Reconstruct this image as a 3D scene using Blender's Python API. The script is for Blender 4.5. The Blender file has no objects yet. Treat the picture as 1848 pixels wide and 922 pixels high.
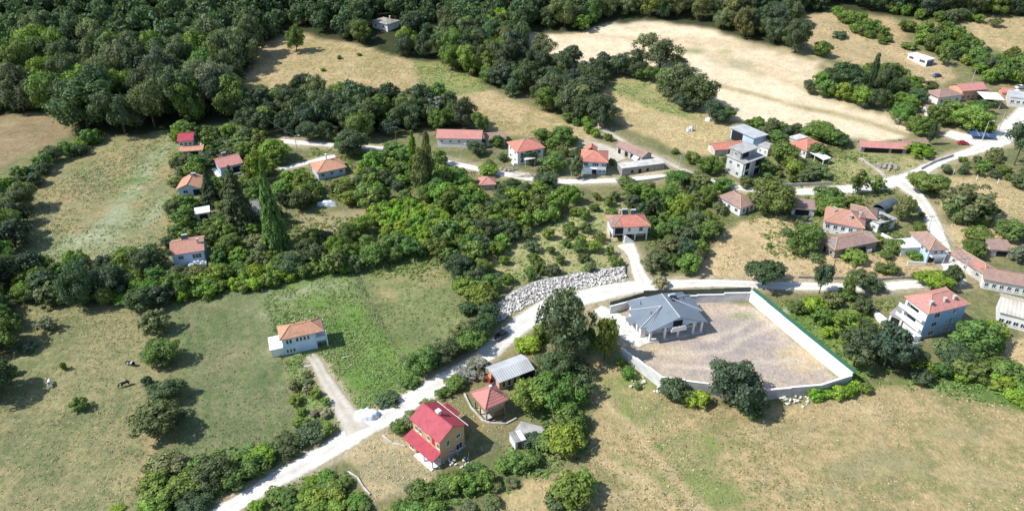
import bpy, math, random
import numpy as np
from mathutils import Vector, Matrix, Euler

SC = bpy.context.scene
COL = SC.collection
R = math.radians
rng = np.random.default_rng(7)
random.seed(7)

# ------------------------------------------------------------------ camera, sky, sun, exposure
FPX, PITCH, CAMH = 1320.0, R(32.4), 118.0          # focal length in photo pixels (1848 wide)
cam = bpy.data.cameras.new('camera')
cam.sensor_width = 36.0
cam.lens = 36.0 * FPX / 1848.0
cam.clip_start, cam.clip_end = 1.0, 6000.0
camo = bpy.data.objects.new('camera', cam)
camo.location = (0, 0, CAMH)
camo.rotation_euler = (math.pi / 2 - PITCH, 0, 0)
COL.objects.link(camo)
SC.camera = camo

SUN_EL, SUN_DIR = R(48), R(9)                      # shadows fall along +x, a touch away from the camera
sd = Vector((math.cos(SUN_DIR) * math.cos(SUN_EL), math.sin(SUN_DIR) * math.cos(SUN_EL), -math.sin(SUN_EL)))
sun = bpy.data.lights.new('sun', 'SUN')
sun.energy, sun.angle, sun.color = 4.6, R(0.5), (1.0, 0.98, 0.94)
suno = bpy.data.objects.new('sun', sun)
suno.rotation_euler = sd.to_track_quat('-Z', 'Y').to_euler()
COL.objects.link(suno)

W = bpy.data.worlds.new('World')
SC.world = W
W.use_nodes = True
nt = W.node_tree
sky = nt.nodes.new('ShaderNodeTexSky')
sky.sky_type = 'NISHITA'
sky.sun_disc = False
sky.sun_elevation = SUN_EL
sky.sun_rotation = math.atan2(-sd.x, -sd.y)
sky.air_density, sky.dust_density, sky.ozone_density = 1.0, 0.4, 1.2
bg = nt.nodes['Background']
bg.inputs['Strength'].default_value = 0.145
nt.links.new(sky.outputs['Color'], bg.inputs['Color'])
SC.view_settings.view_transform = 'Standard'
SC.view_settings.look = 'None'
SC.view_settings.exposure = 0.22
SC.view_settings.gamma = 1.0
SC.cycles.max_bounces = 5
SC.cycles.diffuse_bounces = 3
SC.cycles.glossy_bounces = 2
SC.cycles.transmission_bounces = 3

# ------------------------------------------------------------------ terrain
def softplus(t):
    return np.log1p(np.exp(-np.abs(t))) + np.maximum(t, 0)

def height(x, y):
    x = np.asarray(x, float); y = np.asarray(y, float)
    h = 0.13 * 35 * softplus((y - 325 + 0.06 * x) / 35.0)
    h = h + 0.22 * np.sin(x * 0.11 + 1.3) * np.sin(y * 0.083 + 0.4) + 0.12 * np.sin(x * 0.23 + y * 0.19)
    return h

def hz(x, y):
    return float(height(x, y))

def ray(px, py):
    u = (px - 924) / FPX; v = (py - 461) / FPX
    return (u, math.cos(PITCH) - v * math.sin(PITCH), -math.sin(PITCH) - v * math.cos(PITCH))

def at(px, py, lift=0.0):
    """the ground point that shows at this photo pixel"""
    d = ray(px, py)
    t = (lift - CAMH) / min(d[2], -0.02)
    lo, hi = 0.0, min(t * 1.05, 3000)
    for _ in range(44):
        m = (lo + hi) / 2
        if CAMH + d[2] * m > hz(d[0] * m, d[1] * m) + lift: lo = m
        else: hi = m
    m = (lo + hi) / 2
    return Vector((d[0] * m, d[1] * m, hz(d[0] * m, d[1] * m)))

def proj(x, y, z):
    q = z - CAMH
    zc = y * math.cos(PITCH) - q * math.sin(PITCH)
    yc = y * math.sin(PITCH) + q * math.cos(PITCH)
    return 924 + FPX * x / zc, 461 - FPX * yc / zc

def scale_at(p):
    """photo pixels per metre at a ground point"""
    return FPX / (p[1] * math.cos(PITCH) + (CAMH - p[2]) * math.sin(PITCH))

def vnoise(x, y, seed=0):
    """smooth value noise in -1..1"""
    x = np.asarray(x, float); y = np.asarray(y, float)
    xi = np.floor(x).astype(np.int64); yi = np.floor(y).astype(np.int64)
    fx = x - xi; fy = y - yi
    fx = fx * fx * (3 - 2 * fx); fy = fy * fy * (3 - 2 * fy)
    def hsh(a, b):
        n = (a * 374761393 + b * 668265263 + seed * 144665) & 0xffffffff
        n = ((n ^ (n >> 13)) * 1274126177) & 0xffffffff
        return ((n ^ (n >> 16)) & 0xffff) / 32767.5 - 1
    return ((hsh(xi, yi) * (1 - fx) + hsh(xi + 1, yi) * fx) * (1 - fy) +
            (hsh(xi, yi + 1) * (1 - fx) + hsh(xi + 1, yi + 1) * fx) * fy)

def inpoly(px, py, poly):
    px = np.asarray(px, float); py = np.asarray(py, float)
    res = np.zeros(px.shape, bool)
    n = len(poly)
    for i in range(n):
        x1, y1 = poly[i][0], poly[i][1]; x2, y2 = poly[(i + 1) % n][0], poly[(i + 1) % n][1]
        if y1 == y2: continue
        c = ((y1 > py) != (y2 > py)) & (px < (x2 - x1) * (py - y1) / (y2 - y1) + x1)
        res ^= c
    return res

def wpoly(pts):
    return [tuple(at(a, b)[:2]) for a, b in pts]

def polyline_dist(px, py, line):
    d = np.full(np.shape(px), 1e9)
    for i in range(len(line) - 1):
        ax, ay = line[i][:2]; bx, by = line[i + 1][:2]
        l2 = (bx - ax) ** 2 + (by - ay) ** 2 + 1e-9
        t = np.clip(((px - ax) * (bx - ax) + (py - ay) * (by - ay)) / l2, 0, 1)
        d = np.minimum(d, np.hypot(px - ax - t * (bx - ax), py - ay - t * (by - ay)))
    return d

# ------------------------------------------------------------------ object helpers
def tag(o, label=None, cat=None, group=None, kind=None):
    if label: o['label'] = label
    if cat: o['category'] = cat
    if group: o['group'] = group
    if kind: o['kind'] = kind
    return o

def link(o, parent=None):
    COL.objects.link(o)
    if parent is not None: o.parent = parent
    return o

def empty(name, loc, rz=0.0, label=None, cat=None, group=None):
    o = bpy.data.objects.new(name, None)
    o.empty_display_size = 0.3
    o.location = loc; o.rotation_euler = (0, 0, rz)
    link(o)
    return tag(o, label, cat, group)

def np_mesh(name, v, f, mat, attrs=None):
    """mesh from numpy arrays, f an (n,k) index array"""
    v = np.asarray(v, np.float32); f = np.asarray(f, np.int32)
    me = bpy.data.meshes.new(name)
    k = f.shape[1]
    me.vertices.add(len(v)); me.vertices.foreach_set('co', v.ravel())
    me.loops.add(f.size); me.loops.foreach_set('vertex_index', f.ravel())
    me.polygons.add(len(f))
    me.polygons.foreach_set('loop_start', np.arange(len(f), dtype=np.int32) * k)
    for an, (dom, typ, arr) in (attrs or {}).items():
        a = me.attributes.new(an, typ, dom)
        a.data.foreach_set('value' if typ == 'FLOAT' else 'color', np.asarray(arr, np.float32).ravel())
    me.update(calc_edges=True)
    if mat: me.materials.append(mat)
    return me

class MB:
    """collects simple shapes into one mesh"""
    def __init__(s): s.v = []; s.f = []
    def add(s, vs, fs):
        b = len(s.v); s.v += [tuple(q) for q in vs]; s.f += [tuple(i + b for i in q) for q in fs]; return s
    def box(s, x0, y0, z0, x1, y1, z1):
        return s.add([(x0, y0, z0), (x1, y0, z0), (x1, y1, z0), (x0, y1, z0), (x0, y0, z1), (x1, y0, z1), (x1, y1, z1), (x0, y1, z1)],
                     [(0, 3, 2, 1), (4, 5, 6, 7), (0, 1, 5, 4), (1, 2, 6, 5), (2, 3, 7, 6), (3, 0, 4, 7)])
    def slab(s, pts, th):
        """solid under a polygon of 3-D points, th thick downwards"""
        n = len(pts)
        lo = [(p[0], p[1], p[2] - th) for p in pts]
        fs = [tuple(range(n)), tuple(range(2 * n - 1, n - 1, -1))]
        fs += [(i, i + n, (i + 1) % n + n, (i + 1) % n) for i in range(n)]
        return s.add(list(pts) + lo, fs)
    def tube(s, p0, p1, r0, r1=None, n=8):
        r1 = r0 if r1 is None else r1
        p0, p1 = Vector(p0), Vector(p1)
        d = (p1 - p0).normalized()
        a = d.orthogonal().normalized(); b = d.cross(a)
        vs = [p0 + (a * math.cos(2 * math.pi * i / n) + b * math.sin(2 * math.pi * i / n)) * r0 for i in range(n)]
        vs += [p1 + (a * math.cos(2 * math.pi * i / n) + b * math.sin(2 * math.pi * i / n)) * r1 for i in range(n)]
        fs = [(i, (i + 1) % n, (i + 1) % n + n, i + n) for i in range(n)] + [tuple(range(n - 1, -1, -1)), tuple(range(n, 2 * n))]
        return s.add(vs, fs)
    def mesh(s, name, mat=None):
        me = bpy.data.meshes.new(name)
        me.from_pydata(s.v, [], s.f); me.update()
        if mat: me.materials.append(mat)
        return me
    def obj(s, name, mat, parent=None, bevel=0.0):
        o = bpy.data.objects.new(name, s.mesh(name, mat))
        return link(o, parent)

# ------------------------------------------------------------------ materials
def new_mat(name):
    m = bpy.data.materials.new(name); m.use_nodes = True
    nt = m.node_tree
    return m, nt, nt.nodes['Principled BSDF']

def N(nt, t, **kw):
    n = nt.nodes.new(t)
    for k, v in kw.items():
        if k in n.inputs: n.inputs[k].default_value = v
        else: setattr(n, k, v)
    return n

def mixc(nt, a, b, fac, mode='MIX'):
    n = nt.nodes.new('ShaderNodeMix'); n.data_type = 'RGBA'; n.blend_type = mode
    for sock, val in ((n.inputs[6], a), (n.inputs[7], b), (n.inputs[0], fac)):
        if hasattr(val, 'is_linked') or hasattr(val, 'node'): nt.links.new(val, sock)
        elif isinstance(val, (int, float)): sock.default_value = val
        else: sock.default_value = (*val, 1)
    return n.outputs[2]

def ramp(nt, sock, p0, p1, c0=(0, 0, 0), c1=(1, 1, 1)):
    r = nt.nodes.new('ShaderNodeValToRGB')
    r.color_ramp.elements[0].position = p0; r.color_ramp.elements[1].position = p1
    r.color_ramp.elements[0].color = (*c0, 1); r.color_ramp.elements[1].color = (*c1, 1)
    nt.links.new(sock, r.inputs[0])
    return r.outputs[0]

def noise(nt, co, scale, detail=4, rough=0.55):
    n = N(nt, 'ShaderNodeTexNoise', Scale=scale, Detail=detail, Roughness=rough)
    nt.links.new(co, n.inputs['Vector'])
    return n.outputs[0]

def plain(name, col, col2=None, scale=0.6, rough=0.85, fine=6.0, bump=0.0, metal=0.0, stripe=None, spec=0.3):
    """weathered surface: two tones in worn patches, finer grain over it, optional ribs along one axis"""
    m, nt, b = new_mat(name)
    tc = N(nt, 'ShaderNodeTexCoord'); co = tc.outputs['Object']
    col2 = col2 or tuple(c * 0.78 for c in col)
    n1 = noise(nt, co, scale, 5, 0.6)
    c = mixc(nt, col, col2, ramp(nt, n1, 0.40, 0.64))
    n2 = noise(nt, co, fine, 3)
    c = mixc(nt, c, ramp(nt, n2, 0.25, 0.75, (0.82,) * 3, (1.12,) * 3), 0.8, 'MULTIPLY')
    if stripe:
        ax, period = stripe
        sx = N(nt, 'ShaderNodeSeparateXYZ'); nt.links.new(co, sx.inputs[0])
        mt = N(nt, 'ShaderNodeMath', operation='MULTIPLY'); mt.inputs[1].default_value = 2 * math.pi / period
        nt.links.new(sx.outputs['XYZ'.index(ax)], mt.inputs[0])
        sn = N(nt, 'ShaderNodeMath', operation='SINE'); nt.links.new(mt.outputs[0], sn.inputs[0])
        bp = N(nt, 'ShaderNodeBump', Strength=0.55, Distance=0.05); nt.links.new(sn.outputs[0], bp.inputs['Height'])
        nt.links.new(bp.outputs[0], b.inputs['Normal'])
    elif bump:
        bp = N(nt, 'ShaderNodeBump', Strength=bump, Distance=0.1); nt.links.new(n2, bp.inputs['Height'])
        nt.links.new(bp.outputs[0], b.inputs['Normal'])
    nt.links.new(c, b.inputs['Base Color'])
    b.inputs['Roughness'].default_value = rough; b.inputs['Metallic'].default_value = metal
    b.inputs['Specular IOR Level'].default_value = spec
    return m

def tiles(name, col, col2, col3=None):
    """clay tile roof: tile rows as ribs, patches of replaced and weathered tile"""
    m, nt, b = new_mat(name)
    tc = N(nt, 'ShaderNodeTexCoord'); co = tc.outputs['Object']
    c = mixc(nt, col, col2, ramp(nt, noise(nt, co, 0.45, 6, 0.65), 0.42, 0.62))
    if col3: c = mixc(nt, c, col3, ramp(nt, noise(nt, co, 1.3, 4, 0.6), 0.58, 0.70))
    vo = N(nt, 'ShaderNodeTexVoronoi', Scale=3.2); nt.links.new(co, vo.inputs['Vector'])
    c = mixc(nt, c, ramp(nt, vo.outputs['Color'], 0.0, 1.0, (0.72,) * 3, (1.18,) * 3), 0.75, 'MULTIPLY')
    nt.links.new(c, b.inputs['Base Color'])
    bp = N(nt, 'ShaderNodeBump', Strength=0.5, Distance=0.06); nt.links.new(vo.outputs['Distance'], bp.inputs['Height'])
    nt.links.new(bp.outputs[0], b.inputs['Normal'])
    b.inputs['Roughness'].default_value = 0.85; b.inputs['Specular IOR Level'].default_value = 0.2
    return m

def ground_material(name='ground'):
    """two painted-in soil and grass tones (attributes tone_a, tone_b) mottled by noise at several sizes"""
    m, nt, b = new_mat(name)
    tc = N(nt, 'ShaderNodeTexCoord'); co = tc.outputs['Object']
    a1 = N(nt, 'ShaderNodeAttribute', attribute_name='tone_a').outputs['Color']
    a2 = N(nt, 'ShaderNodeAttribute', attribute_name='tone_b').outputs['Color']
    n1 = noise(nt, co, 0.055, 7, 0.68)
    n2 = noise(nt, co, 0.5, 6, 0.7)
    ad = N(nt, 'ShaderNodeMath', operation='ADD'); nt.links.new(n1, ad.inputs[0]); nt.links.new(n2, ad.inputs[1])
    hf = N(nt, 'ShaderNodeMath', operation='MULTIPLY'); hf.inputs[1].default_value = 0.5; nt.links.new(ad.outputs[0], hf.inputs[0])
    c = mixc(nt, a1, a2, ramp(nt, hf.outputs[0], 0.45, 0.57))
    n5 = noise(nt, co, 0.16, 6, 0.7)
    c = mixc(nt, c, ramp(nt, n5, 0.34, 0.66, (0.80, 0.82, 0.80), (1.14, 1.10, 1.06)), 0.9, 'MULTIPLY')
    n3 = noise(nt, co, 1.7, 5, 0.75)
    c = mixc(nt, c, ramp(nt, n3, 0.30, 0.72, (0.66, 0.66, 0.62), (1.26, 1.25, 1.20)), 0.85, 'MULTIPLY')
    mp = N(nt, 'ShaderNodeMapping'); mp.inputs['Scale'].default_value = (1.0, 0.28, 1.0); mp.inputs['Rotation'].default_value = (0, 0, 0.5)
    nt.links.new(co, mp.inputs[0])
    n4 = noise(nt, mp.outputs[0], 2.6, 3, 0.6)
    c = mixc(nt, c, ramp(nt, n4, 0.32, 0.70, (0.80, 0.80, 0.76), (1.14, 1.14, 1.12)), 0.8, 'MULTIPLY')
    nt.links.new(c, b.inputs['Base Color'])
    bp = N(nt, 'ShaderNodeBump', Strength=0.8, Distance=0.25); nt.links.new(n3, bp.inputs['Height'])
    nt.links.new(bp.outputs[0], b.inputs['Normal'])
    b.inputs['Roughness'].default_value = 0.95; b.inputs['Specular IOR Level'].default_value = 0.1
    return m

def leaf_material(name='leaves', trans=0.30):
    """foliage: the object's own colour, varied leaf by leaf"""
    m, nt, b = new_mat(name)
    oi = N(nt, 'ShaderNodeObjectInfo')
    tone = N(nt, 'ShaderNodeAttribute', attribute_name='tone').outputs['Fac']
    hs = N(nt, 'ShaderNodeHueSaturation')
    nt.links.new(oi.outputs['Color'], hs.inputs['Color'])
    mr = N(nt, 'ShaderNodeMapRange'); mr.inputs[3].default_value = 0.478; mr.inputs[4].default_value = 0.518
    nt.links.new(oi.outputs['Random'], mr.inputs[0]); nt.links.new(mr.outputs[0], hs.inputs['Hue'])
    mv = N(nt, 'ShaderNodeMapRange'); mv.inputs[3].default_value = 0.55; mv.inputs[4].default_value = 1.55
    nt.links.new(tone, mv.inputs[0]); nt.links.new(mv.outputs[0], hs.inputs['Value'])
    nt.links.new(hs.outputs[0], b.inputs['Base Color'])
    b.inputs['Roughness'].default_value = 0.6; b.inputs['Specular IOR Level'].default_value = 0.3
    tr = N(nt, 'ShaderNodeBsdfTranslucent')
    tc = mixc(nt, hs.outputs[0], (1.15, 1.25, 0.5), 1.0, 'MULTIPLY')
    nt.links.new(tc, tr.inputs['Color'])
    mx = N(nt, 'ShaderNodeMixShader'); mx.inputs[0].default_value = trans
    nt.links.new(b.outputs[0], mx.inputs[1]); nt.links.new(tr.outputs[0], mx.inputs[2])
    nt.links.new(mx.outputs[0], nt.nodes['Material Output'].inputs['Surface'])
    return m

M = {}
M['ground'] = ground_material()
M['leaf'] = leaf_material()
M['bark'] = plain('bark', (0.11, 0.085, 0.06), (0.06, 0.05, 0.04), 2, 0.95)
M['gravel'] = plain('gravel', (0.84, 0.80, 0.73), (0.70, 0.66, 0.60), 0.18, 0.95, 1.2, 0.4, spec=0.1)
M['lane'] = plain('lane', (0.62, 0.56, 0.47), (0.44, 0.40, 0.32), 0.25, 0.95, 1.5, 0.4, spec=0.1)
M['white'] = plain('white_plaster', (0.84, 0.83, 0.80), (0.74, 0.73, 0.70), 0.35)
M['offwhite'] = plain('aged_plaster', (0.66, 0.63, 0.58), (0.46, 0.43, 0.39), 0.5)
M['paleblue'] = plain('pale_blue_plaster', (0.52, 0.66, 0.80), (0.44, 0.57, 0.70), 0.4)
M['blue'] = plain('blue_plaster', (0.56, 0.72, 0.88), (0.46, 0.60, 0.75), 0.4)
M['shadeblue'] = plain('shade_blue_plaster', (0.36, 0.53, 0.76), (0.31, 0.47, 0.68), 0.4)  # pale blue deepened to carry the shade of a front wall
M['tan'] = plain('tan_plaster', (0.62, 0.40, 0.22), (0.54, 0.34, 0.19), 0.3)
M['olive'] = plain('brown_board', (0.33, 0.25, 0.14), (0.24, 0.18, 0.10), 0.6)
M['pink'] = plain('salmon_plaster', (0.70, 0.42, 0.28), (0.60, 0.34, 0.22), 0.5)
M['concrete'] = plain('concrete', (0.48, 0.47, 0.45), (0.34, 0.33, 0.32), 0.5, 0.9, 4, 0.2)
M['wallwhite'] = plain('whitewashed_concrete', (0.70, 0.69, 0.66), (0.54, 0.53, 0.51), 0.3, 0.9, 3, 0.2)
M['stone'] = plain('rubble_stone', (0.40, 0.37, 0.33), (0.22, 0.20, 0.18), 1.3, 0.95, 4, 0.6)
M['rock'] = plain('limestone', (0.72, 0.69, 0.63), (0.54, 0.52, 0.47), 0.9, 0.95, 5, 0.5)
M['glass'] = plain('window_glass', (0.03, 0.04, 0.05), (0.02, 0.025, 0.03), 1, 0.15, 6, spec=0.6)
M['dark'] = plain('dark_interior', (0.025, 0.025, 0.028), None, 1, 0.95)
M['frame'] = plain('white_frame', (0.80, 0.80, 0.78), None, 1, 0.5)
M['tile'] = tiles('terracotta_tiles', (0.60, 0.225, 0.17), (0.52, 0.20, 0.155), (0.64, 0.30, 0.22))
M['tile_pink'] = tiles('faded_clay_tiles', (0.58, 0.26, 0.22), (0.52, 0.24, 0.21), (0.55, 0.30, 0.25))
M['tile_old'] = tiles('weathered_clay_tiles', (0.38, 0.245, 0.20), (0.30, 0.21, 0.18), (0.44, 0.25, 0.19))
M['tile_mix'] = tiles('patched_clay_tiles', (0.50, 0.25, 0.18), (0.44, 0.26, 0.20), (0.64, 0.22, 0.18))
M['tile_orange'] = tiles('orange_clay_tiles', (0.58, 0.30, 0.19), (0.50, 0.26, 0.17), (0.60, 0.36, 0.25))
M['crimson'] = plain('crimson_metal_tiles', (0.46, 0.07, 0.09), (0.36, 0.055, 0.075), 0.7, 0.5, 5, 0, 0, ('Y', 0.5))
M['salmon_roof'] = plain('salmon_metal_tiles', (0.55, 0.22, 0.19), (0.47, 0.19, 0.165), 0.4, 0.6, 5, 0, 0, ('Y', 0.5))
M['slate'] = plain('slate_blue_metal', (0.205, 0.24, 0.28), (0.175, 0.21, 0.25), 0.3, 0.5, 5, 0, 0, ('X', 0.5), 0.5)
M['greysheet'] = plain('grey_roof_sheet', (0.56, 0.57, 0.57), (0.44, 0.45, 0.45), 0.25, 0.6, 5, 0, 0, ('X', 0.6))
M['creamsheet'] = plain('cream_roof_sheet', (0.62, 0.57, 0.48), (0.48, 0.44, 0.37), 0.3, 0.7, 5, 0, 0, ('X', 0.9))
M['asbestos'] = plain('old_grey_sheet', (0.40, 0.38, 0.35), (0.27, 0.25, 0.23), 0.5, 0.9, 5, 0, 0, ('X', 0.5))
M['greenmesh'] = plain('green_fence_mesh', (0.035, 0.155, 0.095), (0.04, 0.12, 0.075), 0.5)
M['greymesh'] = plain('dark_fence_mesh', (0.10, 0.12, 0.09), (0.07, 0.08, 0.06), 0.5)
M['ridge'] = plain('ridge_tiles', (0.62, 0.42, 0.24), (0.52, 0.32, 0.18), 1)
M['pole'] = plain('pole_concrete', (0.55, 0.53, 0.50), (0.42, 0.40, 0.38), 1)
M['wood'] = plain('weathered_wood', (0.20, 0.14, 0.09), (0.13, 0.09, 0.06), 1)
M['tarp'] = plain('white_sheeting', (0.80, 0.82, 0.84), (0.62, 0.66, 0.70), 0.8, 0.5, 2, 0.5)
M['bluesheet'] = plain('blue_sheet', (0.07, 0.13, 0.27), (0.05, 0.10, 0.21), 0.4, 0.5)
M['darksheet'] = plain('dark_slate_sheet', (0.10, 0.13, 0.15), (0.07, 0.09, 0.10), 0.4, 0.5)
M['red'] = plain('red_paint', (0.55, 0.03, 0.04), None, 1, 0.3)
M['grey_paint'] = plain('grey_car_paint', (0.10, 0.12, 0.14), None, 1, 0.3, metal=0.3)
M['tyre'] = plain('tyre_rubber', (0.02, 0.02, 0.02), None, 1, 0.9)
M['lamp'] = plain('lamp_glass', (0.75, 0.75, 0.72), None, 1, 0.2)
def road_material(name, col, col2, dust):
    """gravel with worn wheel tracks, dustier crown and ragged grassy edges; attribute across runs 0 at the crown to 1 at the edge"""
    m, nt, b = new_mat(name)
    tc = N(nt, 'ShaderNodeTexCoord'); co = tc.outputs['Object']
    ac = N(nt, 'ShaderNodeAttribute', attribute_name='across').outputs['Fac']
    c = mixc(nt, col, col2, ramp(nt, noise(nt, co, 0.22, 7, 0.7), 0.40, 0.66))
    n2 = noise(nt, co, 2.2, 5, 0.75)
    c = mixc(nt, c, ramp(nt, n2, 0.28, 0.74, (0.80,) * 3, (1.10,) * 3), 0.9, 'MULTIPLY')
    tr = N(nt, 'ShaderNodeMath', operation='PINGPONG'); tr.inputs[1].default_value = 0.45; nt.links.new(ac, tr.inputs[0])
    c = mixc(nt, c, ramp(nt, tr.outputs[0], 0.05, 0.40, (0.84, 0.82, 0.78), (1.04,) * 3), 0.6, 'MULTIPLY')
    ed = N(nt, 'ShaderNodeMath', operation='MULTIPLY_ADD'); ed.inputs[1].default_value = 0.75; nt.links.new(noise(nt, co, 0.8, 6, 0.75), ed.inputs[0]); nt.links.new(ac, ed.inputs[2])
    c = mixc(nt, c, dust, ramp(nt, sub(nt, ed.outputs[0], 0.60), 0.50, 0.74))
    nt.links.new(c, b.inputs['Base Color'])
    bp = N(nt, 'ShaderNodeBump', Strength=0.5, Distance=0.1); nt.links.new(n2, bp.inputs['Height']); nt.links.new(bp.outputs[0], b.inputs['Normal'])
    b.inputs['Roughness'].default_value = 0.95; b.inputs['Specular IOR Level'].default_value = 0.1
    return m
def sub(nt, s_, v):
    q = N(nt, 'ShaderNodeMath', operation='SUBTRACT'); q.inputs[1].default_value = v; nt.links.new(s_, q.inputs[0]); return q.outputs[0]
M['road'] = road_material('gravel_road', (0.82, 0.78, 0.70), (0.66, 0.62, 0.55), (0.34, 0.30, 0.18))
M['track'] = road_material('dirt_lane', (0.64, 0.58, 0.48), (0.48, 0.43, 0.34), (0.32, 0.29, 0.17))
M['wire'] = plain('wire', (0.16, 0.16, 0.16), None, 1, 0.6)

# ------------------------------------------------------------------ roads (centre lines in photo pixels, widths in metres)
ROADS = [
 ('gravel_road', 'white gravel road curving up from the lower left past the slate roofed house', 'road', 'gravel', 0.060,
  [(300, 985, 4.2), (430, 906, 4.6), (500, 864, 5.0), (560, 833, 5.4), (612, 801, 6.2), (652, 774, 6.8), (702, 747, 6.8), (760, 711, 6.8), (815, 680, 6.6),
   (862, 650, 6.4), (907, 614, 6.6), (946, 580, 7.0), (985, 556, 8.0), (1040, 539, 8.4), (1100, 525, 7.6), (1160, 515, 6.6), (1220, 512, 4.6), (1300, 511, 4.4),
   (1350, 513, 4.6), (1480, 517, 4.6), (1600, 517, 4.6), (1680, 511, 4.8), (1735, 500, 5.5)]),
 ('driveway', 'pale driveway climbing from the gravel road to the stilted red roofed house', 'driveway', 'gravel', 0.066,
  [(1166, 520, 6.5), (1152, 492, 4.4), (1145, 468, 3.6), (1138, 450, 4.2), (1128, 440, 6.5)]),
 ('farm_track', 'stony track leading from the gravel road up to the small white terraced house', 'track', 'lane', 0.066,
  [(646, 778, 7.5), (622, 742, 4.6), (600, 706, 3.8), (584, 680, 3.2), (572, 655, 2.8), (560, 640, 2.8)]),
 ('village_street', 'white gravel village street running past the middle row of houses', 'road', 'gravel', 0.060,
  [(505, 254, 4.0), (540, 258, 4.1), (600, 262, 4.1), (660, 266, 4.1), (710, 271, 4.1), (760, 280, 4.5), (808, 293, 4.1), (850, 302, 4.1), (900, 313, 4.1), (960, 323, 4.1), (1020, 328, 4.2),
   (1080, 327, 4.2), (1140, 324, 4.2), (1200, 319, 4.6), (1262, 322, 4.0), (1320, 337, 4.2), (1380, 346, 4.2), (1450, 346, 6.0), (1530, 342, 6.2), (1590, 335, 8.5), (1640, 322, 9.0),
   (1668, 306, 5.5), (1705, 288, 4.1), (1760, 272, 6.0), (1800, 254, 11.0), (1830, 225, 9.0), (1860, 190, 7.0), (1890, 160, 7.0)]),
 ('side_street', 'straight gravel side street going down between the right hand houses', 'road', 'gravel', 0.072,
  [(1625, 328, 7.0), (1652, 350, 6.5), (1672, 378, 5.6), (1690, 415, 5.0), (1704, 455, 5.0), (1718, 492, 5.6), (1726, 512, 6.0)]),
 ('upper_lane', 'short pale lane below the village street at the upper left', 'lane', 'gravel', 0.066,
  [(505, 306, 3.0), (545, 296, 3.2), (575, 288, 3.2), (605, 282, 3.2)]),
 ('field_lane', 'narrow pale lane running diagonally beside the ruined stable', 'lane', 'lane', 0.066,
  [(1070, 224, 2.2), (1095, 237, 2.4), (1130, 258, 2.5), (1165, 275, 2.6), (1200, 291, 2.7), (1235, 308, 3.0), (1262, 322, 4.0)]),
 ('footpath', 'thin footpath crossing the rough grass towards the junction', 'path', 'lane', 0.066,
  [(1552, 285, 1.6), (1568, 296, 1.6), (1584, 306, 1.6), (1597, 318, 1.8)]),
 ('gravel_yard', 'white gravel parking yard beside the red car', 'yard', 'gravel', 0.078,
  [(1708, 240, 9.0), (1740, 250, 11.0), (1780, 258, 11.0), (1805, 252, 11.0)]),
 ('slate_house_drive', 'white paved forecourt on the left of the slate roofed house', 'driveway', 'gravel', 0.084,
  [(1078, 556, 4.0), (1098, 566, 6.5), (1120, 588, 8.0), (1146, 610, 7.0), (1163, 622, 5.0)]),
 ('house_yard', 'pale dusty yard in front of the ruined stable', 'yard', 'lane', 0.066,
  [(1062, 262, 10.0), (1090, 272, 12.0), (1120, 290, 7.0)]),
]
road_pts = []                                       # samples along the open road, kept clear of scattered crowns
road_lines = []
for name, lab, cat, mt, lift, pts in ROADS:
    P = [(at(a, b), w) for a, b, w in pts]
    line = []
    for (p, w), (q, w2) in zip(P, P[1:]):
        n = max(2, int((q - p).length / 1.2))
        for i in range(n):
            t = i / n
            line.append((p.x + (q.x - p.x) * t, p.y + (q.y - p.y) * t, w + (w2 - w) * t))
    line.append((P[-1][0].x, P[-1][0].y, P[-1][1]))
    a = np.array(line)
    for _ in range(6):                              # smooth the bends
        a[1:-1] = (a[:-2] + 2 * a[1:-1] + a[2:]) / 4
    road_lines.append(a)
    d = np.gradient(a[:, :2], axis=0); d /= np.linalg.norm(d, axis=1)[:, None] + 1e-9
    nrm = np.stack([-d[:, 1], d[:, 0]], 1)
    K = 7
    rows = []
    for k in range(K):
        s = (k / (K - 1) - 0.5)
        wob = 0.0
        if k in (0, K - 1):
            wob = 0.30 * vnoise(a[:, 0] * 0.35 + 31 * k, a[:, 1] * 0.35, 5) + 0.22 * vnoise(a[:, 0] * 1.3, a[:, 1] * 1.3 + 9 * k, 6)
        xy = a[:, :2] + nrm * ((s * a[:, 2]) + (wob * (1 if s > 0 else -1)))[:, None]
        z = height(xy[:, 0], xy[:, 1]) + lift - (0.05 if k in (0, K - 1) else 0)
        rows.append(np.column_stack([xy, z]))
    v = np.stack(rows, 1).reshape(-1, 3)
    n = len(a)
    f = [(i * K + k, i * K + k + 1, (i + 1) * K + k + 1, (i + 1) * K + k) for i in range(n - 1) for k in range(K - 1)]
    f = [q[::-1] for q in f]
    ac = np.tile(np.abs(np.linspace(-1, 1, K)), n)
    o = link(bpy.data.objects.new(name, np_mesh(name, v, np.array(f), M['road' if mt == 'gravel' else 'track'], {'across': ('POINT', 'FLOAT', ac)})))
    tag(o, lab, cat, None, 'structure')
    for r in a[::2]: road_pts.append((r[0], r[1], r[2], name))

# ------------------------------------------------------------------ ground: one sheet, cut into named fields along painted borders
def S(r, g, b, k=1.06):
    f = lambda c: ((c / 255 + 0.055) / 1.055) ** 2.4 if c > 10 else c / 3294
    c = (f(r) * k, f(g) * k * 1.01, f(b) * k * 1.18); m = sum(c) / 3
    return tuple(q * .90 + m * .10 for q in c)

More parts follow.
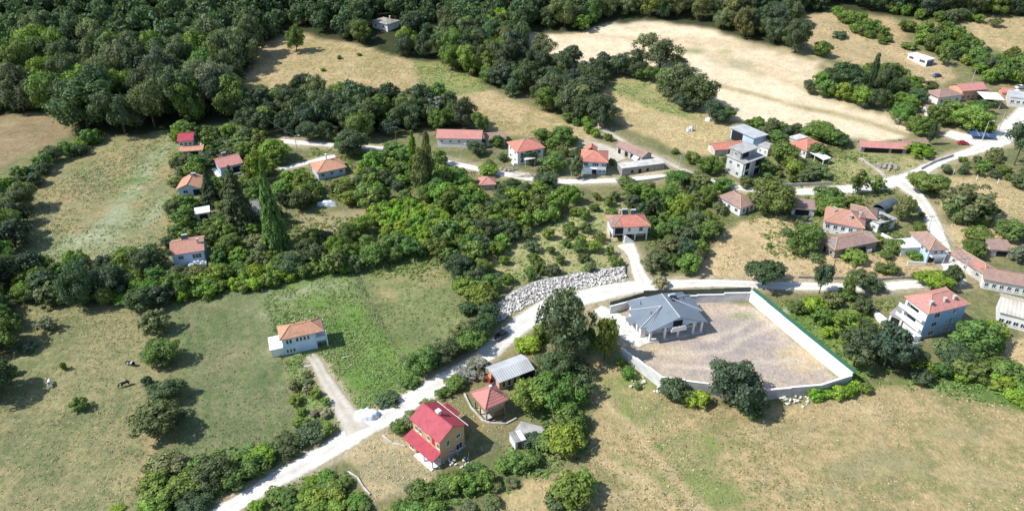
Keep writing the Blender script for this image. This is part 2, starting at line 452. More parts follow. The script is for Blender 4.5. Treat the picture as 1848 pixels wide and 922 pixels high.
FIELDS = [  # name, label, category, polygon (photo pixels), tone a, tone b
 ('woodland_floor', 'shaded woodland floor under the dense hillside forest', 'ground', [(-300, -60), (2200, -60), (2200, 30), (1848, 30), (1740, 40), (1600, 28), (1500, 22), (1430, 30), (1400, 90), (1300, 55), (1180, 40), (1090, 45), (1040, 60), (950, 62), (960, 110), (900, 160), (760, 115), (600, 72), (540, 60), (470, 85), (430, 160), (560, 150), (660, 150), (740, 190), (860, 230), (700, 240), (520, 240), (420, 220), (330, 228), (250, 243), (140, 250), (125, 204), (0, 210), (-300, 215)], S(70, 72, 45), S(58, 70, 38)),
 ('stubble_field', 'brown stubble field at the left edge below the forest', 'field', [(-300, 215), (0, 210), (125, 203), (130, 238), (95, 262), (0, 303), (-300, 420)], S(158, 138, 98), S(140, 124, 86)),
 ('rough_meadow', 'patchy tan and pale green meadow left of the village houses', 'field', [(130, 285), (170, 262), (260, 243), (322, 232), (334, 270), (322, 330), (312, 400), (304, 440), (250, 478), (130, 488), (40, 486), (25, 470), (50, 410), (60, 350), (100, 305)], S(166, 146, 98), S(128, 136, 88)),
 ('cow_pasture', 'brown green pasture with three grazing cows', 'field', [(20, 535), (150, 535), (270, 545), (300, 600), (285, 690), (262, 800), (262, 870), (240, 1010), (-300, 1010), (-300, 720), (0, 700), (30, 630)], S(156, 146, 98), S(118, 126, 78)),
 ('green_pasture', 'plain dull green pasture between the shrub row and the weedy lot', 'field', [(310, 545), (400, 530), (472, 520), (492, 580), (522, 690), (538, 770), (520, 810), (440, 840), (330, 850), (310, 800), (330, 690), (310, 600)], S(128, 132, 86), S(98, 118, 66)),
 ('weedy_lot', 'bright green weedy lot around the small white terraced house', 'field', [(474, 524), (540, 500), (640, 488), (690, 590), (742, 664), (765, 690), (710, 730), (650, 750), (560, 780), (540, 770), (522, 690), (492, 580)], S(112, 138, 66), S(140, 148, 90)),
 ('grazing_lot', 'mown green and straw coloured lot above the gravel road', 'field', [(640, 490), (690, 475), (740, 462), (800, 470), (830, 500), (842, 560), (850, 610), (810, 640), (745, 664), (690, 590)], S(140, 142, 90), S(112, 126, 72)),
 ('dry_hillside', 'dry golden hillside field below the forest', 'field', [(425, 162), (450, 120), (468, 80), (540, 58), (600, 72), (680, 92), (760, 118), (850, 150), (930, 180), (1010, 212), (1090, 246), (1060, 262), (960, 246), (880, 236), (830, 200), (780, 182), (730, 190), (640, 150), (590, 160), (540, 150), (470, 175), (430, 190)], S(194, 168, 122), S(154, 142, 86)),
 ('green_strip', 'green weedy strip crossing the dry hillside', 'field', [(745, 112), (800, 118), (860, 140), (880, 165), (835, 168), (800, 176), (770, 168), (752, 142)], S(122, 140, 72), S(158, 150, 88)),
 ('wheat_field', 'large pale harvested wheat field', 'field', [(940, 62), (1040, 58), (1090, 44), (1180, 38), (1290, 54), (1370, 84), (1440, 104), (1482, 112), (1474, 145), (1450, 162), (1520, 186), (1600, 210), (1648, 220), (1642, 246), (1580, 258), (1520, 250), (1440, 238), (1320, 218), (1240, 190), (1180, 130), (1000, 130), (960, 100)], S(234, 212, 172), S(224, 202, 160)),
 ('hay_meadow', 'straw coloured hay meadow beside the diagonal lane', 'field', [(1088, 150), (1180, 136), (1205, 178), (1250, 200), (1320, 225), (1320, 250), (1290, 280), (1240, 282), (1180, 250), (1120, 222), (1080, 190)], S(200, 176, 124), S(176, 158, 104)),
 ('meadow_strip', 'green grass strip across the hay meadow', 'field', [(1090, 150), (1175, 141), (1185, 165), (1215, 185), (1250, 205), (1275, 218), (1240, 214), (1190, 200), (1140, 182), (1110, 165)], S(136, 148, 82), S(160, 156, 96)),
 ('compound_yard', 'bare greyish dirt yard inside the white walled compound', 'yard', [(1105, 556), (1160, 540), (1352, 542), (1534, 690), (1480, 700), (1367, 700), (1270, 696), (1190, 690), (1118, 636)], S(196, 176, 148), S(174, 160, 146)),
 ('straw_field', 'pale straw field behind the road and the row of roadside trees', 'field', [(1262, 470), (1300, 420), (1340, 398), (1410, 385), (1440, 420), (1480, 462), (1600, 456), (1690, 480), (1692, 505), (1500, 510), (1400, 504), (1250, 500)], S(206, 180, 130), S(184, 160, 112)),
 ('dry_grassland', 'wide tan grassland filling the lower right', 'field', [(1060, 640), (1120, 650), (1190, 705), (1280, 722), (1370, 738), (1440, 722), (1540, 706), (1650, 688), (1700, 690), (1780, 722), (1860, 742), (2200, 800), (2200, 1020), (1080, 1020), (1040, 870), (1060, 760)], S(184, 160, 110), S(142, 138, 86)),
 ('dry_lot', 'dry grass lot in front of the crimson roofed house', 'field', [(625, 806), (690, 786), (735, 792), (795, 838), (785, 862), (720, 890), (672, 912), (645, 870)], S(186, 166, 118), S(158, 148, 108)),
 ('corner_field', 'tan field behind the white fence posts at the right edge', 'field', [(1692, 318), (1760, 318), (2000, 345), (2000, 410), (1800, 396), (1740, 396), (1700, 380)], S(196, 172, 122), S(172, 156, 104)),
 ('straw_patch', 'straw coloured patch at the right edge below the white shed', 'field', [(1738, 650), (1790, 625), (2000, 600), (2000, 720), (1800, 700)], S(212, 184, 134), S(180, 160, 108)),
 ('straw_garden', 'dry grass plot right of the straight side street', 'field', [(1705, 405), (1760, 400), (1830, 405), (1840, 440), (1780, 462), (1725, 455)], S(202, 178, 130), S(172, 156, 104)),
 ('upper_terrace', 'dry terraced slope around the long white shed', 'field', [(1425, 30), (1510, 20), (1560, 45), (1640, 85), (1700, 110), (1730, 140), (1650, 172), (1560, 120), (1480, 100), (1438, 70)], S(190, 166, 120), S(168, 150, 104)),
 ('terrace_plot', 'small brown plot between hedges at the upper right', 'field', [(1568, 28), (1610, 32), (1640, 60), (1625, 78), (1590, 62), (1570, 40)], S(190, 162, 112), S(176, 152, 104)),
 ('orchard_plot', 'brown plot below the upper right forest edge', 'field', [(1645, 38), (1700, 50), (1738, 80), (1690, 82), (1655, 62)], S(186, 158, 106), S(166, 148, 96)),
 ('far_field', 'tan field in the upper right corner', 'field', [(1726, 20), (1800, 30), (2000, 40), (2000, 120), (1830, 96), (1770, 80), (1735, 50)], S(194, 168, 118), S(160, 148, 96)),
 ('lower_strip', 'dry grass strip along the bottom edge beside the brambles', 'field', [(840, 1000), (900, 900), (960, 862), (1045, 838), (1052, 870), (1000, 900), (960, 1000)], S(188, 164, 114), S(150, 146, 86)),
 ('orchard_ground', 'dry orchard ground left of the driveway', 'garden', [(880, 470), (920, 430), (990, 400), (1060, 370), (1120, 360), (1130, 470), (1060, 495), (960, 510), (900, 520)], S(184, 170, 116), S(140, 150, 88)),
 ('rough_verge', 'rough dry grass between the village street and the long red roofed shed', 'field', [(1480, 300), (1540, 270), (1640, 284), (1690, 280), (1680, 300), (1620, 322), (1540, 330), (1480, 326)], S(172, 158, 106), S(136, 146, 82)),
 ('bare_patch', 'bare shaded soil beside the white sheeting heap', 'ground', [(535, 385), (600, 378), (660, 372), (665, 410), (620, 420), (560, 440)], S(176, 154, 116), S(160, 148, 104)),
 ('garden_lawn', 'bright green garden grass between the green mesh wall and the tall blue house', 'garden', [(1366, 545), (1440, 556), (1560, 560), (1600, 600), (1590, 650), (1545, 690), (1532, 690), (1450, 610)], S(108, 138, 58), S(138, 150, 78)),
 ('bramble_bank', 'green overgrown bank at the right edge of the grassland', 'bank', [(1560, 700), (1640, 680), (1740, 655), (1860, 690), (1990, 740), (1860, 746), (1780, 724), (1700, 690), (1650, 692)], S(96, 124, 54), S(124, 136, 70)),
 ('house_plot', 'brown worn yard around the small pyramid roofed house', 'yard', [(795, 700), (860, 690), (905, 745), (960, 770), (900, 790), (845, 780)], S(156, 132, 88), S(128, 126, 76)),
 ('village_green', 'rough grass between the village street and the ruined stable', 'garden', [(1000, 252), (1060, 250), (1120, 300), (1200, 300), (1230, 316), (1110, 316), (1010, 320)], S(162, 156, 112), S(140, 142, 92)),
]
def lines_y():
    ys = [-500.0, -300, -150, -40, 20, 50, 66]
    y = 74.0
    while y < 640: ys.append(y); y *= 1.0048
    while y < 2600: ys.append(y); y *= 1.12
    return np.array(ys)
gy = lines_y()
gu = np.concatenate([[-14, -9, -6, -4, -2.6, -1.9, -1.5, -1.3], np.linspace(-1.15, 1.15, 431), [1.3, 1.5, 1.9, 2.6, 4, 6, 9, 14]])
GX = gu[None, :] * (np.maximum(gy, 74) * 0.76 + 28)[:, None]
GY = np.repeat(gy[:, None], len(gu), 1)
GZ = height(GX, GY)
jx = GX + 1.1 * vnoise(GX * 0.35, GY * 0.35, 1) + 1.6 * vnoise(GX * 0.09, GY * 0.09, 2) + 0.5 * vnoise(GX * 0.9, GY * 0.9, 8)
jy = GY + 1.4 * vnoise(GX * 0.33, GY * 0.33, 3) + 2.2 * vnoise(GX * 0.08, GY * 0.08, 4) + 0.6 * vnoise(GX * 0.9, GY * 0.9, 9)
cls = np.zeros(GX.shape, int)
field_polys = {}
TA = np.zeros(GX.shape + (3,)); TB = np.zeros(GX.shape + (3,))
TA[:] = S(112, 118, 70); TB[:] = S(146, 136, 92)
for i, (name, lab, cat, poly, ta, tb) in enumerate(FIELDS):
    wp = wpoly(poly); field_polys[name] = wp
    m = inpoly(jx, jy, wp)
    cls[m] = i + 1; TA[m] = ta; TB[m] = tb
# painted grass lines, worn strips and weed patches that lie in the fields
def paint_line(pts, w, ta, tb):
    d = polyline_dist(jx * 0.5 + GX * 0.5, jy * 0.5 + GY * 0.5, wpoly(pts))
    k = np.clip((w - d) / max(0.6, w * 0.5), 0, 1)[..., None]
    TA[:] = TA * (1 - k) + np.array(ta) * k; TB[:] = TB * (1 - k) + np.array(tb) * k
def paint_blob(px, py, rx, ry, ta, tb, k0=1.0):
    c = at(px, py); e = at(px + rx, py); t = at(px, py - ry)
    r = np.hypot((jx - c.x) / max(1, e.x - c.x), (jy - c.y) / max(1, t.y - c.y)) + 0.35 * vnoise(GX * 0.22, GY * 0.22, 12)
    k = (k0 * np.clip((1.15 - r) / 0.5, 0, 1))[..., None]
    TA[:] = TA * (1 - k) + np.array(ta) * k; TB[:] = TB * (1 - k) + np.array(tb) * k
paint_line([(1285, 150), (1340, 165), (1420, 188), (1500, 204), (1580, 226), (1640, 246)], 2.2, S(160, 146, 92), S(146, 136, 82))
for q in ([(1300, 70), (1400, 100), (1470, 125)], [(1230, 62), (1340, 92), (1440, 135)], [(1330, 120), (1420, 150), (1540, 200)]):
    paint_line(q, 0.9, S(204, 182, 138), S(196, 176, 130))
for k in range(9):
    paint_line([(1000 + 40 * k, 62 + k), (1110 + 44 * k, 66 + 4 * k), (1260 + 40 * k, 96 + 9 * k), (1420 + 24 * k, 150 + 9 * k)], 1.5, S(210, 186, 142), S(196, 174, 128))
paint_blob(1245, 92, 26, 6, S(160, 158, 108), S(176, 168, 116), 0.9); paint_blob(1308, 92, 16, 4, S(140, 150, 84), S(168, 160, 104), 0.9)
paint_blob(1320, 115, 44, 9, S(176, 170, 130), S(190, 176, 132), 0.8)
for a_, b_, rx, ry in ((185, 420, 50, 38), (215, 455, 55, 16), (250, 330, 18, 50), (275, 290, 20, 40), (195, 400, 14, 60), (120, 440, 30, 30), (280, 380, 22, 30)):
    paint_blob(a_, b_, rx, ry, S(164, 168, 128), S(136, 148, 96), 0.8)
paint_blob(235, 327, 24, 6, S(104, 138, 66), S(120, 140, 76)); paint_blob(160, 300, 20, 10, S(126, 136, 80), S(136, 140, 86), 0.8)
for a_, b_, rx, ry in ((650, 560, 36, 22), (600, 590, 40, 16), (640, 680, 50, 36), (690, 640, 36, 26), (560, 560, 34, 12)):
    paint_blob(a_, b_, rx, ry, S(102, 138, 54), S(116, 142, 66), 0.9)
for a_, b_, rx, ry in ((520, 530, 40, 10), (500, 560, 18, 22), (590, 520, 46, 10)):
    paint_blob(a_, b_, rx, ry, S(166, 164, 128), S(140, 146, 96), 0.6)
for a_, b_, rx, ry in ((720, 500, 30, 14), (780, 500, 32, 22), (700, 530, 20, 12)):
    paint_blob(a_, b_, rx, ry, S(170, 152, 104), S(150, 144, 92), 0.8)
for a_, b_, rx, ry in ((1150, 740, 70, 34), (1210, 830, 80, 44), (1110, 690, 40, 26)):
    paint_blob(a_, b_, rx, ry, S(152, 150, 92), S(128, 142, 76), 0.6)
for a_, b_, rx, ry in ((1240, 870, 60, 26), (1280, 815, 20, 14), (1180, 800, 26, 12), (1145, 690, 40, 14), (1300, 895, 44, 22), (1120, 740, 26, 18)):
    paint_blob(a_, b_, rx, ry, S(118, 140, 64), S(136, 146, 78), 0.8)
for a_, b_, rx, ry in ((1620, 830, 70, 30), (1540, 860, 60, 20), (1700, 780, 60, 16), (1470, 900, 60, 20)):
    paint_blob(a_, b_, rx, ry, S(146, 144, 98), S(160, 148, 104), 0.6)
for a_, b_, rx, ry in ((1400, 790, 80, 20), (1560, 740, 60, 14), (1120, 890, 60, 20), (1750, 860, 60, 30)):
    paint_blob(a_, b_, rx, ry, S(196, 174, 126), S(178, 160, 112), 0.6)
for a_, b_, rx, ry in ((1200, 640, 40, 12), (1440, 650, 40, 26), (1280, 690, 60, 10), (1390, 560, 16, 10), (1470, 640, 40, 14)):
    paint_blob(a_, b_, rx, ry, S(208, 184, 138), S(196, 174, 132), 0.75)
paint_blob(1330, 610, 70, 34, S(170, 156, 144), S(158, 146, 138), 0.8)
for q in ([(1190, 640), (1300, 630), (1400, 590), (1420, 560)], [(1200, 660), (1320, 660), (1450, 650)], [(1270, 610), (1330, 600), (1370, 570), (1350, 555)]):
    paint_line(q, 1.0, S(208, 190, 164), S(200, 184, 158))
paint_blob(1340, 568, 30, 7, S(150, 156, 110), S(176, 168, 132), 0.8)
for a_, b_, rx, ry in ((500, 640, 26, 8), (410, 640, 40, 26), (400, 560, 30, 8)):
    paint_blob(a_, b_, rx, ry, S(150, 140, 98), S(136, 130, 88), 0.5)
paint_line([(632, 492), (652, 524), (690, 592), (738, 664)], 0.8, S(96, 100, 56), S(120, 116, 70))
paint_line([(520, 690), (528, 730), (540, 780)], 1.0, S(150, 138, 88), S(140, 130, 84))
paint_line([(272, 790), (262, 850), (258, 900)], 1.2, S(184, 158, 108), S(170, 146, 100))
for pts in ([(1040, 700), (1130, 760), (1230, 880), (1300, 940)], [(1080, 830), (1160, 860), (1210, 920)]):
    paint_line(pts, 1.6, S(196, 172, 124), S(186, 164, 116))
for k in range(7):                                   # mown strips of the green pasture
    x0 = 345 + 24 * k
    paint_line([(x0, 540), (x0 + 8 + 2 * k, 640), (x0 + 14 + 4 * k, 800)], 0.7, S(138, 134, 94), S(124, 124, 84))
# dusty verge beside every road
for a in road_lines:
    d = np.full(GX.shape, 1e9)
    bx0, bx1, by0, by1 = a[:, 0].min() - 9, a[:, 0].max() + 9, a[:, 1].min() - 9, a[:, 1].max() + 9
    m = (GX > bx0) & (GX < bx1) & (GY > by0) & (GY < by1)
    dd = polyline_dist(jx[m] * 0.4 + GX[m] * 0.6, jy[m] * 0.4 + GY[m] * 0.6, a[::3]) - a[:, 2].mean() / 2
    k = np.clip((1.9 - dd) / 1.6, 0, 1)[:, None]
    TA[m] = TA[m] * (1 - k) + np.array(S(190, 174, 138)) * k; TB[m] = TB[m] * (1 - k) + np.array(S(160, 146, 108)) * k
# soften the borders a little
for A in (TA, TB):
    for _ in range(2):
        A[1:-1, 1:-1] = (A[1:-1, 1:-1] * 2 + A[:-2, 1:-1] + A[2:, 1:-1] + A[1:-1, :-2] + A[1:-1, 2:]) / 6
nr, nc = GX.shape
idx = np.arange(nr * nc).reshape(nr, nc)
quads = np.stack([idx[:-1, :-1], idx[:-1, 1:], idx[1:, 1:], idx[1:, :-1]], -1).reshape(-1, 4)
qcls = cls[:-1, :-1].ravel()
V = np.stack([GX, GY, GZ], -1).reshape(-1, 3)
CA = np.concatenate([TA.reshape(-1, 3), np.ones((nr * nc, 1))], 1); CB = np.concatenate([TB.reshape(-1, 3), np.ones((nr * nc, 1))], 1)
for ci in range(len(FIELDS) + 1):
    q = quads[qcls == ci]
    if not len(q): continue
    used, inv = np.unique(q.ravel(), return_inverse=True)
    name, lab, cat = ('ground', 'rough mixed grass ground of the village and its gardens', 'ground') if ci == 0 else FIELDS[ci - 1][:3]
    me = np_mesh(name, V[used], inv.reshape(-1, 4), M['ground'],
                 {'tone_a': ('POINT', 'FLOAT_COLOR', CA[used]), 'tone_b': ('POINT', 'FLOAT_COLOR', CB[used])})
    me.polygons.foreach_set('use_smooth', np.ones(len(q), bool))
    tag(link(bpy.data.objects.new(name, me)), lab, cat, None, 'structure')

# ------------------------------------------------------------------ buildings
LANDMARKS = []          # (short phrase, photo x, photo y) used to say where plants stand
NOGO = []               # world circles kept clear of scattered plants
SHIELD = []             # photo boxes of what must stay in view: (x0, y0, x1, y1, base y)
MESH = {}
def shared(key, make):
    if key not in MESH: MESH[key] = make()
    return MESH[key]

def window_mesh(w, h, mull):
    m = MB(); t = 0.09
    m.box(-w / 2, -0.07, -h / 2, -w / 2 + t, 0.02, h / 2); m.box(w / 2 - t, -0.07, -h / 2, w / 2, 0.02, h / 2)
    m.box(-w / 2 + t, -0.07, h / 2 - t, w / 2 - t, 0.02, h / 2); m.box(-w / 2 + t, -0.07, -h / 2, w / 2 - t, 0.02, -h / 2 + t)
    for k in range(1, mull): 
        x = -w / 2 + w * k / mull; m.box(x - t / 2, -0.065, -h / 2 + t, x + t / 2, 0.02, h / 2 - t)
    m.box(-w / 2 - 0.08, -0.16, -h / 2 - 0.08, w / 2 + 0.08, 0.02, -h / 2 - 0.003)
    return m.mesh('window', M['frame'])

class House:
    def __init__(s, name, label, cat, a, b, depth, h, group=None, phrase=None, base=0.0, keep=True):
        lift = s.lift = (h if type(depth) is tuple else 0.0)        # corners may be given at eave height
        s.A, s.B = at(*a, lift), at(*b, lift)
        if lift: depth = (at(*depth, lift) - s.A).length
        d = s.B - s.A; s.W = math.hypot(d.x, d.y); s.D = depth; s.H = h
        s.rz = math.atan2(d.y, d.x)
        s.root = empty(name, (s.A.x, s.A.y, min(s.A.z, s.B.z) - 0.05), s.rz, label, cat, group)
        c = s.world(s.W / 2, depth / 2, 0)
        s.c = c
        n = max(1, int(max(s.W, depth) / 4))
        for i in range(n):
            for j in range(n):
                q = s.world(s.W * (i + .5) / n, depth * (j + .5) / n, 0); NOGO.append((q.x, q.y, max(s.W, depth) / n * 0.75 + 0.4))
        pr = [proj(*s.world(x, y, z)) for x in (0, s.W) for y in (0, depth) for z in (0, h)]
        xs = [p[0] for p in pr]; ys = [p[1] for p in pr]
        if keep: SHIELD.append((min(xs), min(ys) - 6, max(xs), max(ys) - 4, max(ys)))
        if phrase: LANDMARKS.append((phrase, sum(xs) / 8, max(ys) - 6))
    def world(s, x, y, z):
        c, n = math.cos(s.rz), math.sin(s.rz)
        o = s.root.location
        return Vector((o.x + x * c - y * n, o.y + x * n + y * c, o.z + z))
    def walls(s, mat, x0=0, y0=0, x1=None, y1=None, z0=-0.6, z1=None, name='wall', gable=None, gh=0):
        x1 = s.W if x1 is None else x1; y1 = s.D if y1 is None else y1; z1 = s.H if z1 is None else z1
        m = MB()
        m.box(x0, y0, z0, x1, y1, z1)
        if gable == 'x':
            ym = (y0 + y1) / 2
            m.add([(x0, y0, z1), (x0, y1, z1), (x0, ym, z1 + gh), (x1, y0, z1), (x1, y1, z1), (x1, ym, z1 + gh)], [(0, 2, 1), (3, 4, 5), (0, 3, 5, 2), (1, 2, 5, 4)])
        if gable == 'y':
            xm = (x0 + x1) / 2
            m.add([(x0, y0, z1), (x1, y0, z1), (xm, y0, z1 + gh), (x0, y1, z1), (x1, y1, z1), (xm, y1, z1 + gh)], [(0, 1, 2), (3, 5, 4), (0, 2, 5, 3), (1, 4, 5, 2)])
        return m.obj(name, mat, s.root)
    def roof(s, kind, rh, mat, o=0.45, x0=0, y0=0, x1=None, y1=None, z=None, th=0.16, ridge=True, name='roof', cap=None):
        x1 = s.W if x1 is None else x1; y1 = s.D if y1 is None else y1; z = s.H if z is None else z
        W_, D_ = x1 - x0, y1 - y0
        run = {'gable_x': D_ / 2, 'gable_y': W_ / 2, 'hip': min(W_, D_) / 2}.get(kind, 1)
        drop = rh / max(run, 0.1) * o if kind != 'flat' else 0
        X0, Y0, X1, Y1 = x0 - o, y0 - o, x1 + o, y1 + o
        ze, zr = z - drop + 0.10, z + rh + 0.10
        xm, ym = (x0 + x1) / 2, (y0 + y1) / 2
        m = MB(); ridges = []
        if kind == 'gable_x':
            m.slab([(X0, Y0, ze), (X1, Y0, ze), (X1, ym, zr), (X0, ym, zr)], th)
            m.slab([(X0, ym, zr), (X1, ym, zr), (X1, Y1, ze), (X0, Y1, ze)], th)
            ridges = [((X0, ym, zr), (X1, ym, zr))]
        elif kind == 'gable_y':
            m.slab([(X0, Y0, ze), (xm, Y0, zr), (xm, Y1, zr), (X0, Y1, ze)], th)
            m.slab([(xm, Y0, zr), (X1, Y0, ze), (X1, Y1, ze), (xm, Y1, zr)], th)
            ridges = [((xm, Y0, zr), (xm, Y1, zr))]
        elif kind == 'hip':
            if W_ >= D_: r0, r1 = (x0 + D_ / 2, ym, zr), (x1 - D_ / 2, ym, zr)
            else: r0, r1 = (xm, y0 + W_ / 2, zr), (xm, y1 - W_ / 2, zr)
            c = [(X0, Y0, ze), (X1, Y0, ze), (X1, Y1, ze), (X0, Y1, ze)]
            if W_ - D_ > 0.05:
                m.slab([c[0], c[1], r1, r0], th); m.slab([c[1], c[2], r1], th); m.slab([c[2], c[3], r0, r1], th); m.slab([c[3], c[0], r0], th)
                ridges = [(c[0], r0), (c[3], r0), (c[1], r1), (c[2], r1), (r0, r1)]
            elif D_ - W_ > 0.05:
                m.slab([c[0], c[1], r0], th); m.slab([c[1], c[2], r1, r0], th); m.slab([c[2], c[3], r1], th); m.slab([c[3], c[0], r0, r1], th)
                ridges = [(c[0], r0), (c[1], r0), (c[2], r1), (c[3], r1), (r0, r1)]
            else:
                ap = (xm, ym, zr)
                for i in range(4): m.slab([c[i], c[(i + 1) % 4], ap], th); ridges.append((c[i], ap))
        elif kind == 'shed_y':      # high at the back
            m.slab([(X0, Y0, z + 0.16), (X1, Y0, z + 0.16), (X1, Y1, z + rh + 0.16), (X0, Y1, z + rh + 0.16)], th)
        elif kind == 'shed_yf':     # high at the front
            m.slab([(X0, Y0, z + rh + 0.16), (X1, Y0, z + rh + 0.16), (X1, Y1, z + 0.16), (X0, Y1, z + 0.16)], th)
        elif kind == 'shed_x':      # high at the right
            m.slab([(X0, Y0, z + 0.16), (X1, Y0, z + rh + 0.16), (X1, Y1, z + rh + 0.16), (X0, Y1, z + 0.16)], th)
        elif kind == 'shed_xl':     # high at the left
            m.slab([(X0, Y0, z + rh + 0.16), (X1, Y0, z + 0.16), (X1, Y1, z + 0.16), (X0, Y1, z + rh + 0.16)], th)
        else:
            m.slab([(X0, Y0, z + 0.2), (X1, Y0, z + 0.2), (X1, Y1, z + 0.2), (X0, Y1, z + 0.2)], 0.2)
        rf = m.obj(name, mat, s.root)
        if ridge and ridges:
            for p, q in ridges:
                c = MB(); c.tube((p[0], p[1], p[2] + 0.04), (q[0], q[1], q[2] + 0.04), 0.13, n=6); c.obj('ridge_cap', cap or M['ridge'], rf)
        s.rf = rf
        return rf
    def face(s, f, u, y0=None):
        if f == 'F': return (u, 0.0 if y0 is None else y0), 0.0
        if f == 'R': return ((s.W if y0 is None else y0), u), math.pi / 2
        if f == 'B': return (s.W - u, s.D), math.pi
        return ((0.0 if y0 is None else y0), s.D - u), -math.pi / 2
    def win(s, f, u, z, w=1.2, h=1.3, mull=2, off=None):
        """window centred u metres along face f (left to right seen from outside), sill frame and pane"""
        (x, y), rz = s.face(f, u, off)
        o = bpy.data.objects.new('window', shared(('win', w, h, mull), lambda: window_mesh(w, h, mull)))
        o.location = (x, y, z); o.rotation_euler = (0, 0, rz); link(o, s.root)
        p = bpy.data.objects.new('pane', shared(('pane', w, h), lambda: MB().box(-w / 2 + .05, -0.035, -h / 2 + .05, w / 2 - .05, 0.01, h / 2 - .05).mesh('pane', M['glass'])))
        link(p, o)
    def row(s, f, n, z, w=1.2, h=1.3, mull=2, u0=0, u1=None, off=None):
        L = (s.W if f in 'FB' else s.D) if u1 is None else u1
        for i in range(n): s.win(f, u0 + (L - u0) * (i + 0.5) / n, z, w, h, mull, off)
    def door(s, f, u, z0=0.0, w=1.0, h=2.1, mat=None, off=None):
        (x, y), rz = s.face(f, u, off)
        o = MB().box(-w / 2, -0.06, 0, w / 2, 0.02, h).obj('door', mat or M['wood'], s.root)
        o.location = (x, y, z0); o.rotation_euler = (0, 0, rz)
    def opening(s, f, u, z0, w, h, off=None, name='opening'):
        (x, y), rz = s.face(f, u, off)
        m = MB().box(-w / 2, -0.025, 0, w / 2, 0.02, h)
        o = m.obj(name, M['dark'], s.root)
        o.location = (x, y, z0); o.rotation_euler = (0, 0, rz)
    def chimney(s, x, y, z0, z1, w=0.6, mat=None):
        m = MB().box(x - w / 2, y - w / 2, z0, x + w / 2, y + w / 2, z1)
        m.box(x - w / 2 - 0.12, y - w / 2 - 0.12, z1 + 0.003, x + w / 2 + 0.12, y + w / 2 + 0.12, z1 + 0.16)
        m.obj('chimney', mat or M['offwhite'], s.rf)
    def heater(s, x, y, z):
        """rooftop solar water heater: two tilted panels and a tank"""
        h = MB(); h.slab([(x - 0.9, y - 0.9, z), (x + 0.9, y - 0.9, z), (x + 0.9, y + 0.5, z + 1.0), (x - 0.9, y + 0.5, z + 1.0)], 0.08)
        o = h.obj('solar_panel', M['glass'], s.rf)
        MB().tube((x - 0.8, y + 0.75, z + 1.1), (x + 0.8, y + 0.75, z + 1.1), 0.28, n=10).obj('water_tank', M['frame'], s.rf)
        MB().box(x - 0.8, y + 0.6, z - 0.6, x - 0.72, y + 0.9, z + 0.9).box(x + 0.72, y + 0.6, z - 0.6, x + 0.8, y + 0.9, z + 0.9).obj('heater_frame', M['pole'], s.rf)
    def post(s, x, y, z0, z1, r=0.14, mat=None, name='post'):
        MB().box(x - r, y - r, z0, x + r, y + r, z1).obj(name, mat or M['white'], s.root)
    def slab(s, name, x0, y0, z0, x1, y1, z1, mat):
        return MB().box(x0, y0, z0, x1, y1, z1).obj(name, mat, s.root)

def simple(name, label, phrase, a, b, depth, h, roof, rh, wall, rmat, wf=0, wl=0, wr=0, storeys=1, door=True, group=None, cat='house', o=0.45, chim=0, **k):
    H_ = House(name, label, cat, a, b, depth, h, group, phrase, keep=k.get('keep', True))
    g = {'gable_x': 'x', 'gable_y': 'y'}.get(roof)
    H_.walls(M[wall], gable=g, gh=rh)
    H_.roof(roof, rh, M[rmat], o)
    fh = h / storeys
    for st in range(storeys):
        z = fh * st + min(1.6, fh * 0.55)
        ww = k.get('ww', 1.2)
        if wf: H_.row('F', wf, z, ww)
        if wl: H_.row('L', wl, z, ww)
        if wr: H_.row('R', wr, z, ww)
    if door: H_.door('F', H_.W * k.get('du', 0.5))
    if chim:
        for i in range(chim):
            H_.chimney(H_.W * (0.3 + 0.4 * i), H_.D * 0.6, h + rh * 0.4, h + rh + 0.7)
    return H_

# --- tan two storey house with crimson roof, nearest to the camera
h = House('crimson_roofed_house', 'two storey tan house with a crimson metal roof and a lean-to porch roof', 'house', (796, 836), (839, 805), 8.9, 6.7, phrase='crimson roofed tan house')
h.walls(M['tan'], gable='y', gh=1.9)
h.roof('gable_y', 1.9, M['crimson'], 0.42, th=0.2, cap=M['crimson'])
h.chimney(h.W * 0.56, 4.6, 7.6, 9.3, 0.8, M['white'])
m = MB()
for yy in (-0.6, h.D + 0.55): m.slab([(h.W + 0.56, yy, h.H - 0.25), (h.W + 0.7, yy, h.H - 0.25), (h.W + 0.7, yy + .05, h.H - 0.25)], 0.3)
m.box(h.W + 0.56, -0.55, h.H - 0.62, h.W + 0.70, h.D + 0.55, h.H - 0.33)
m.obj('gutter', M['white'], h.root)
for u, z, w, hh in ((2.1, 4.5, 0.9, 1.7), (4.9, 4.6, 1.1, 1.1), (2.9, 1.5, 0.8, 0.9), (5.0, 1.5, 1.7, 1.8)): h.win('F', u, z, w, hh, 2)
for u, w in ((1.3, 0.9), (2.6, 0.9), (5.3, 0.9), (8.4, 0.9)): h.win('L', u, 4.85, w, 1.4, 2)
h.door('L', 6.8, 4.0, 0.9, 2.0, M['red'])
h.win('L', 2.0, 1.4, 1.5, 1.1, 2, off=-2.1)
h.walls(M['tan'], x0=-2.1, y0=5.6, x1=-0.01, y1=h.D, z1=2.45, name='porch_room')
MB().slab([(-2.5, -0.3, 2.5), (-0.01, -0.3, 3.35), (-0.01, h.D + 0.4, 3.35), (-2.5, h.D + 0.4, 2.5)], 0.16).obj('porch_roof', M['crimson'], h.root)
h.slab('porch_floor', -2.8, -0.3, -0.3, -0.01, 5.58, 0.35, M['white'])
for y in (0.0, 2.8): h.post(-2.25, y, 0.35, 2.44, 0.13)
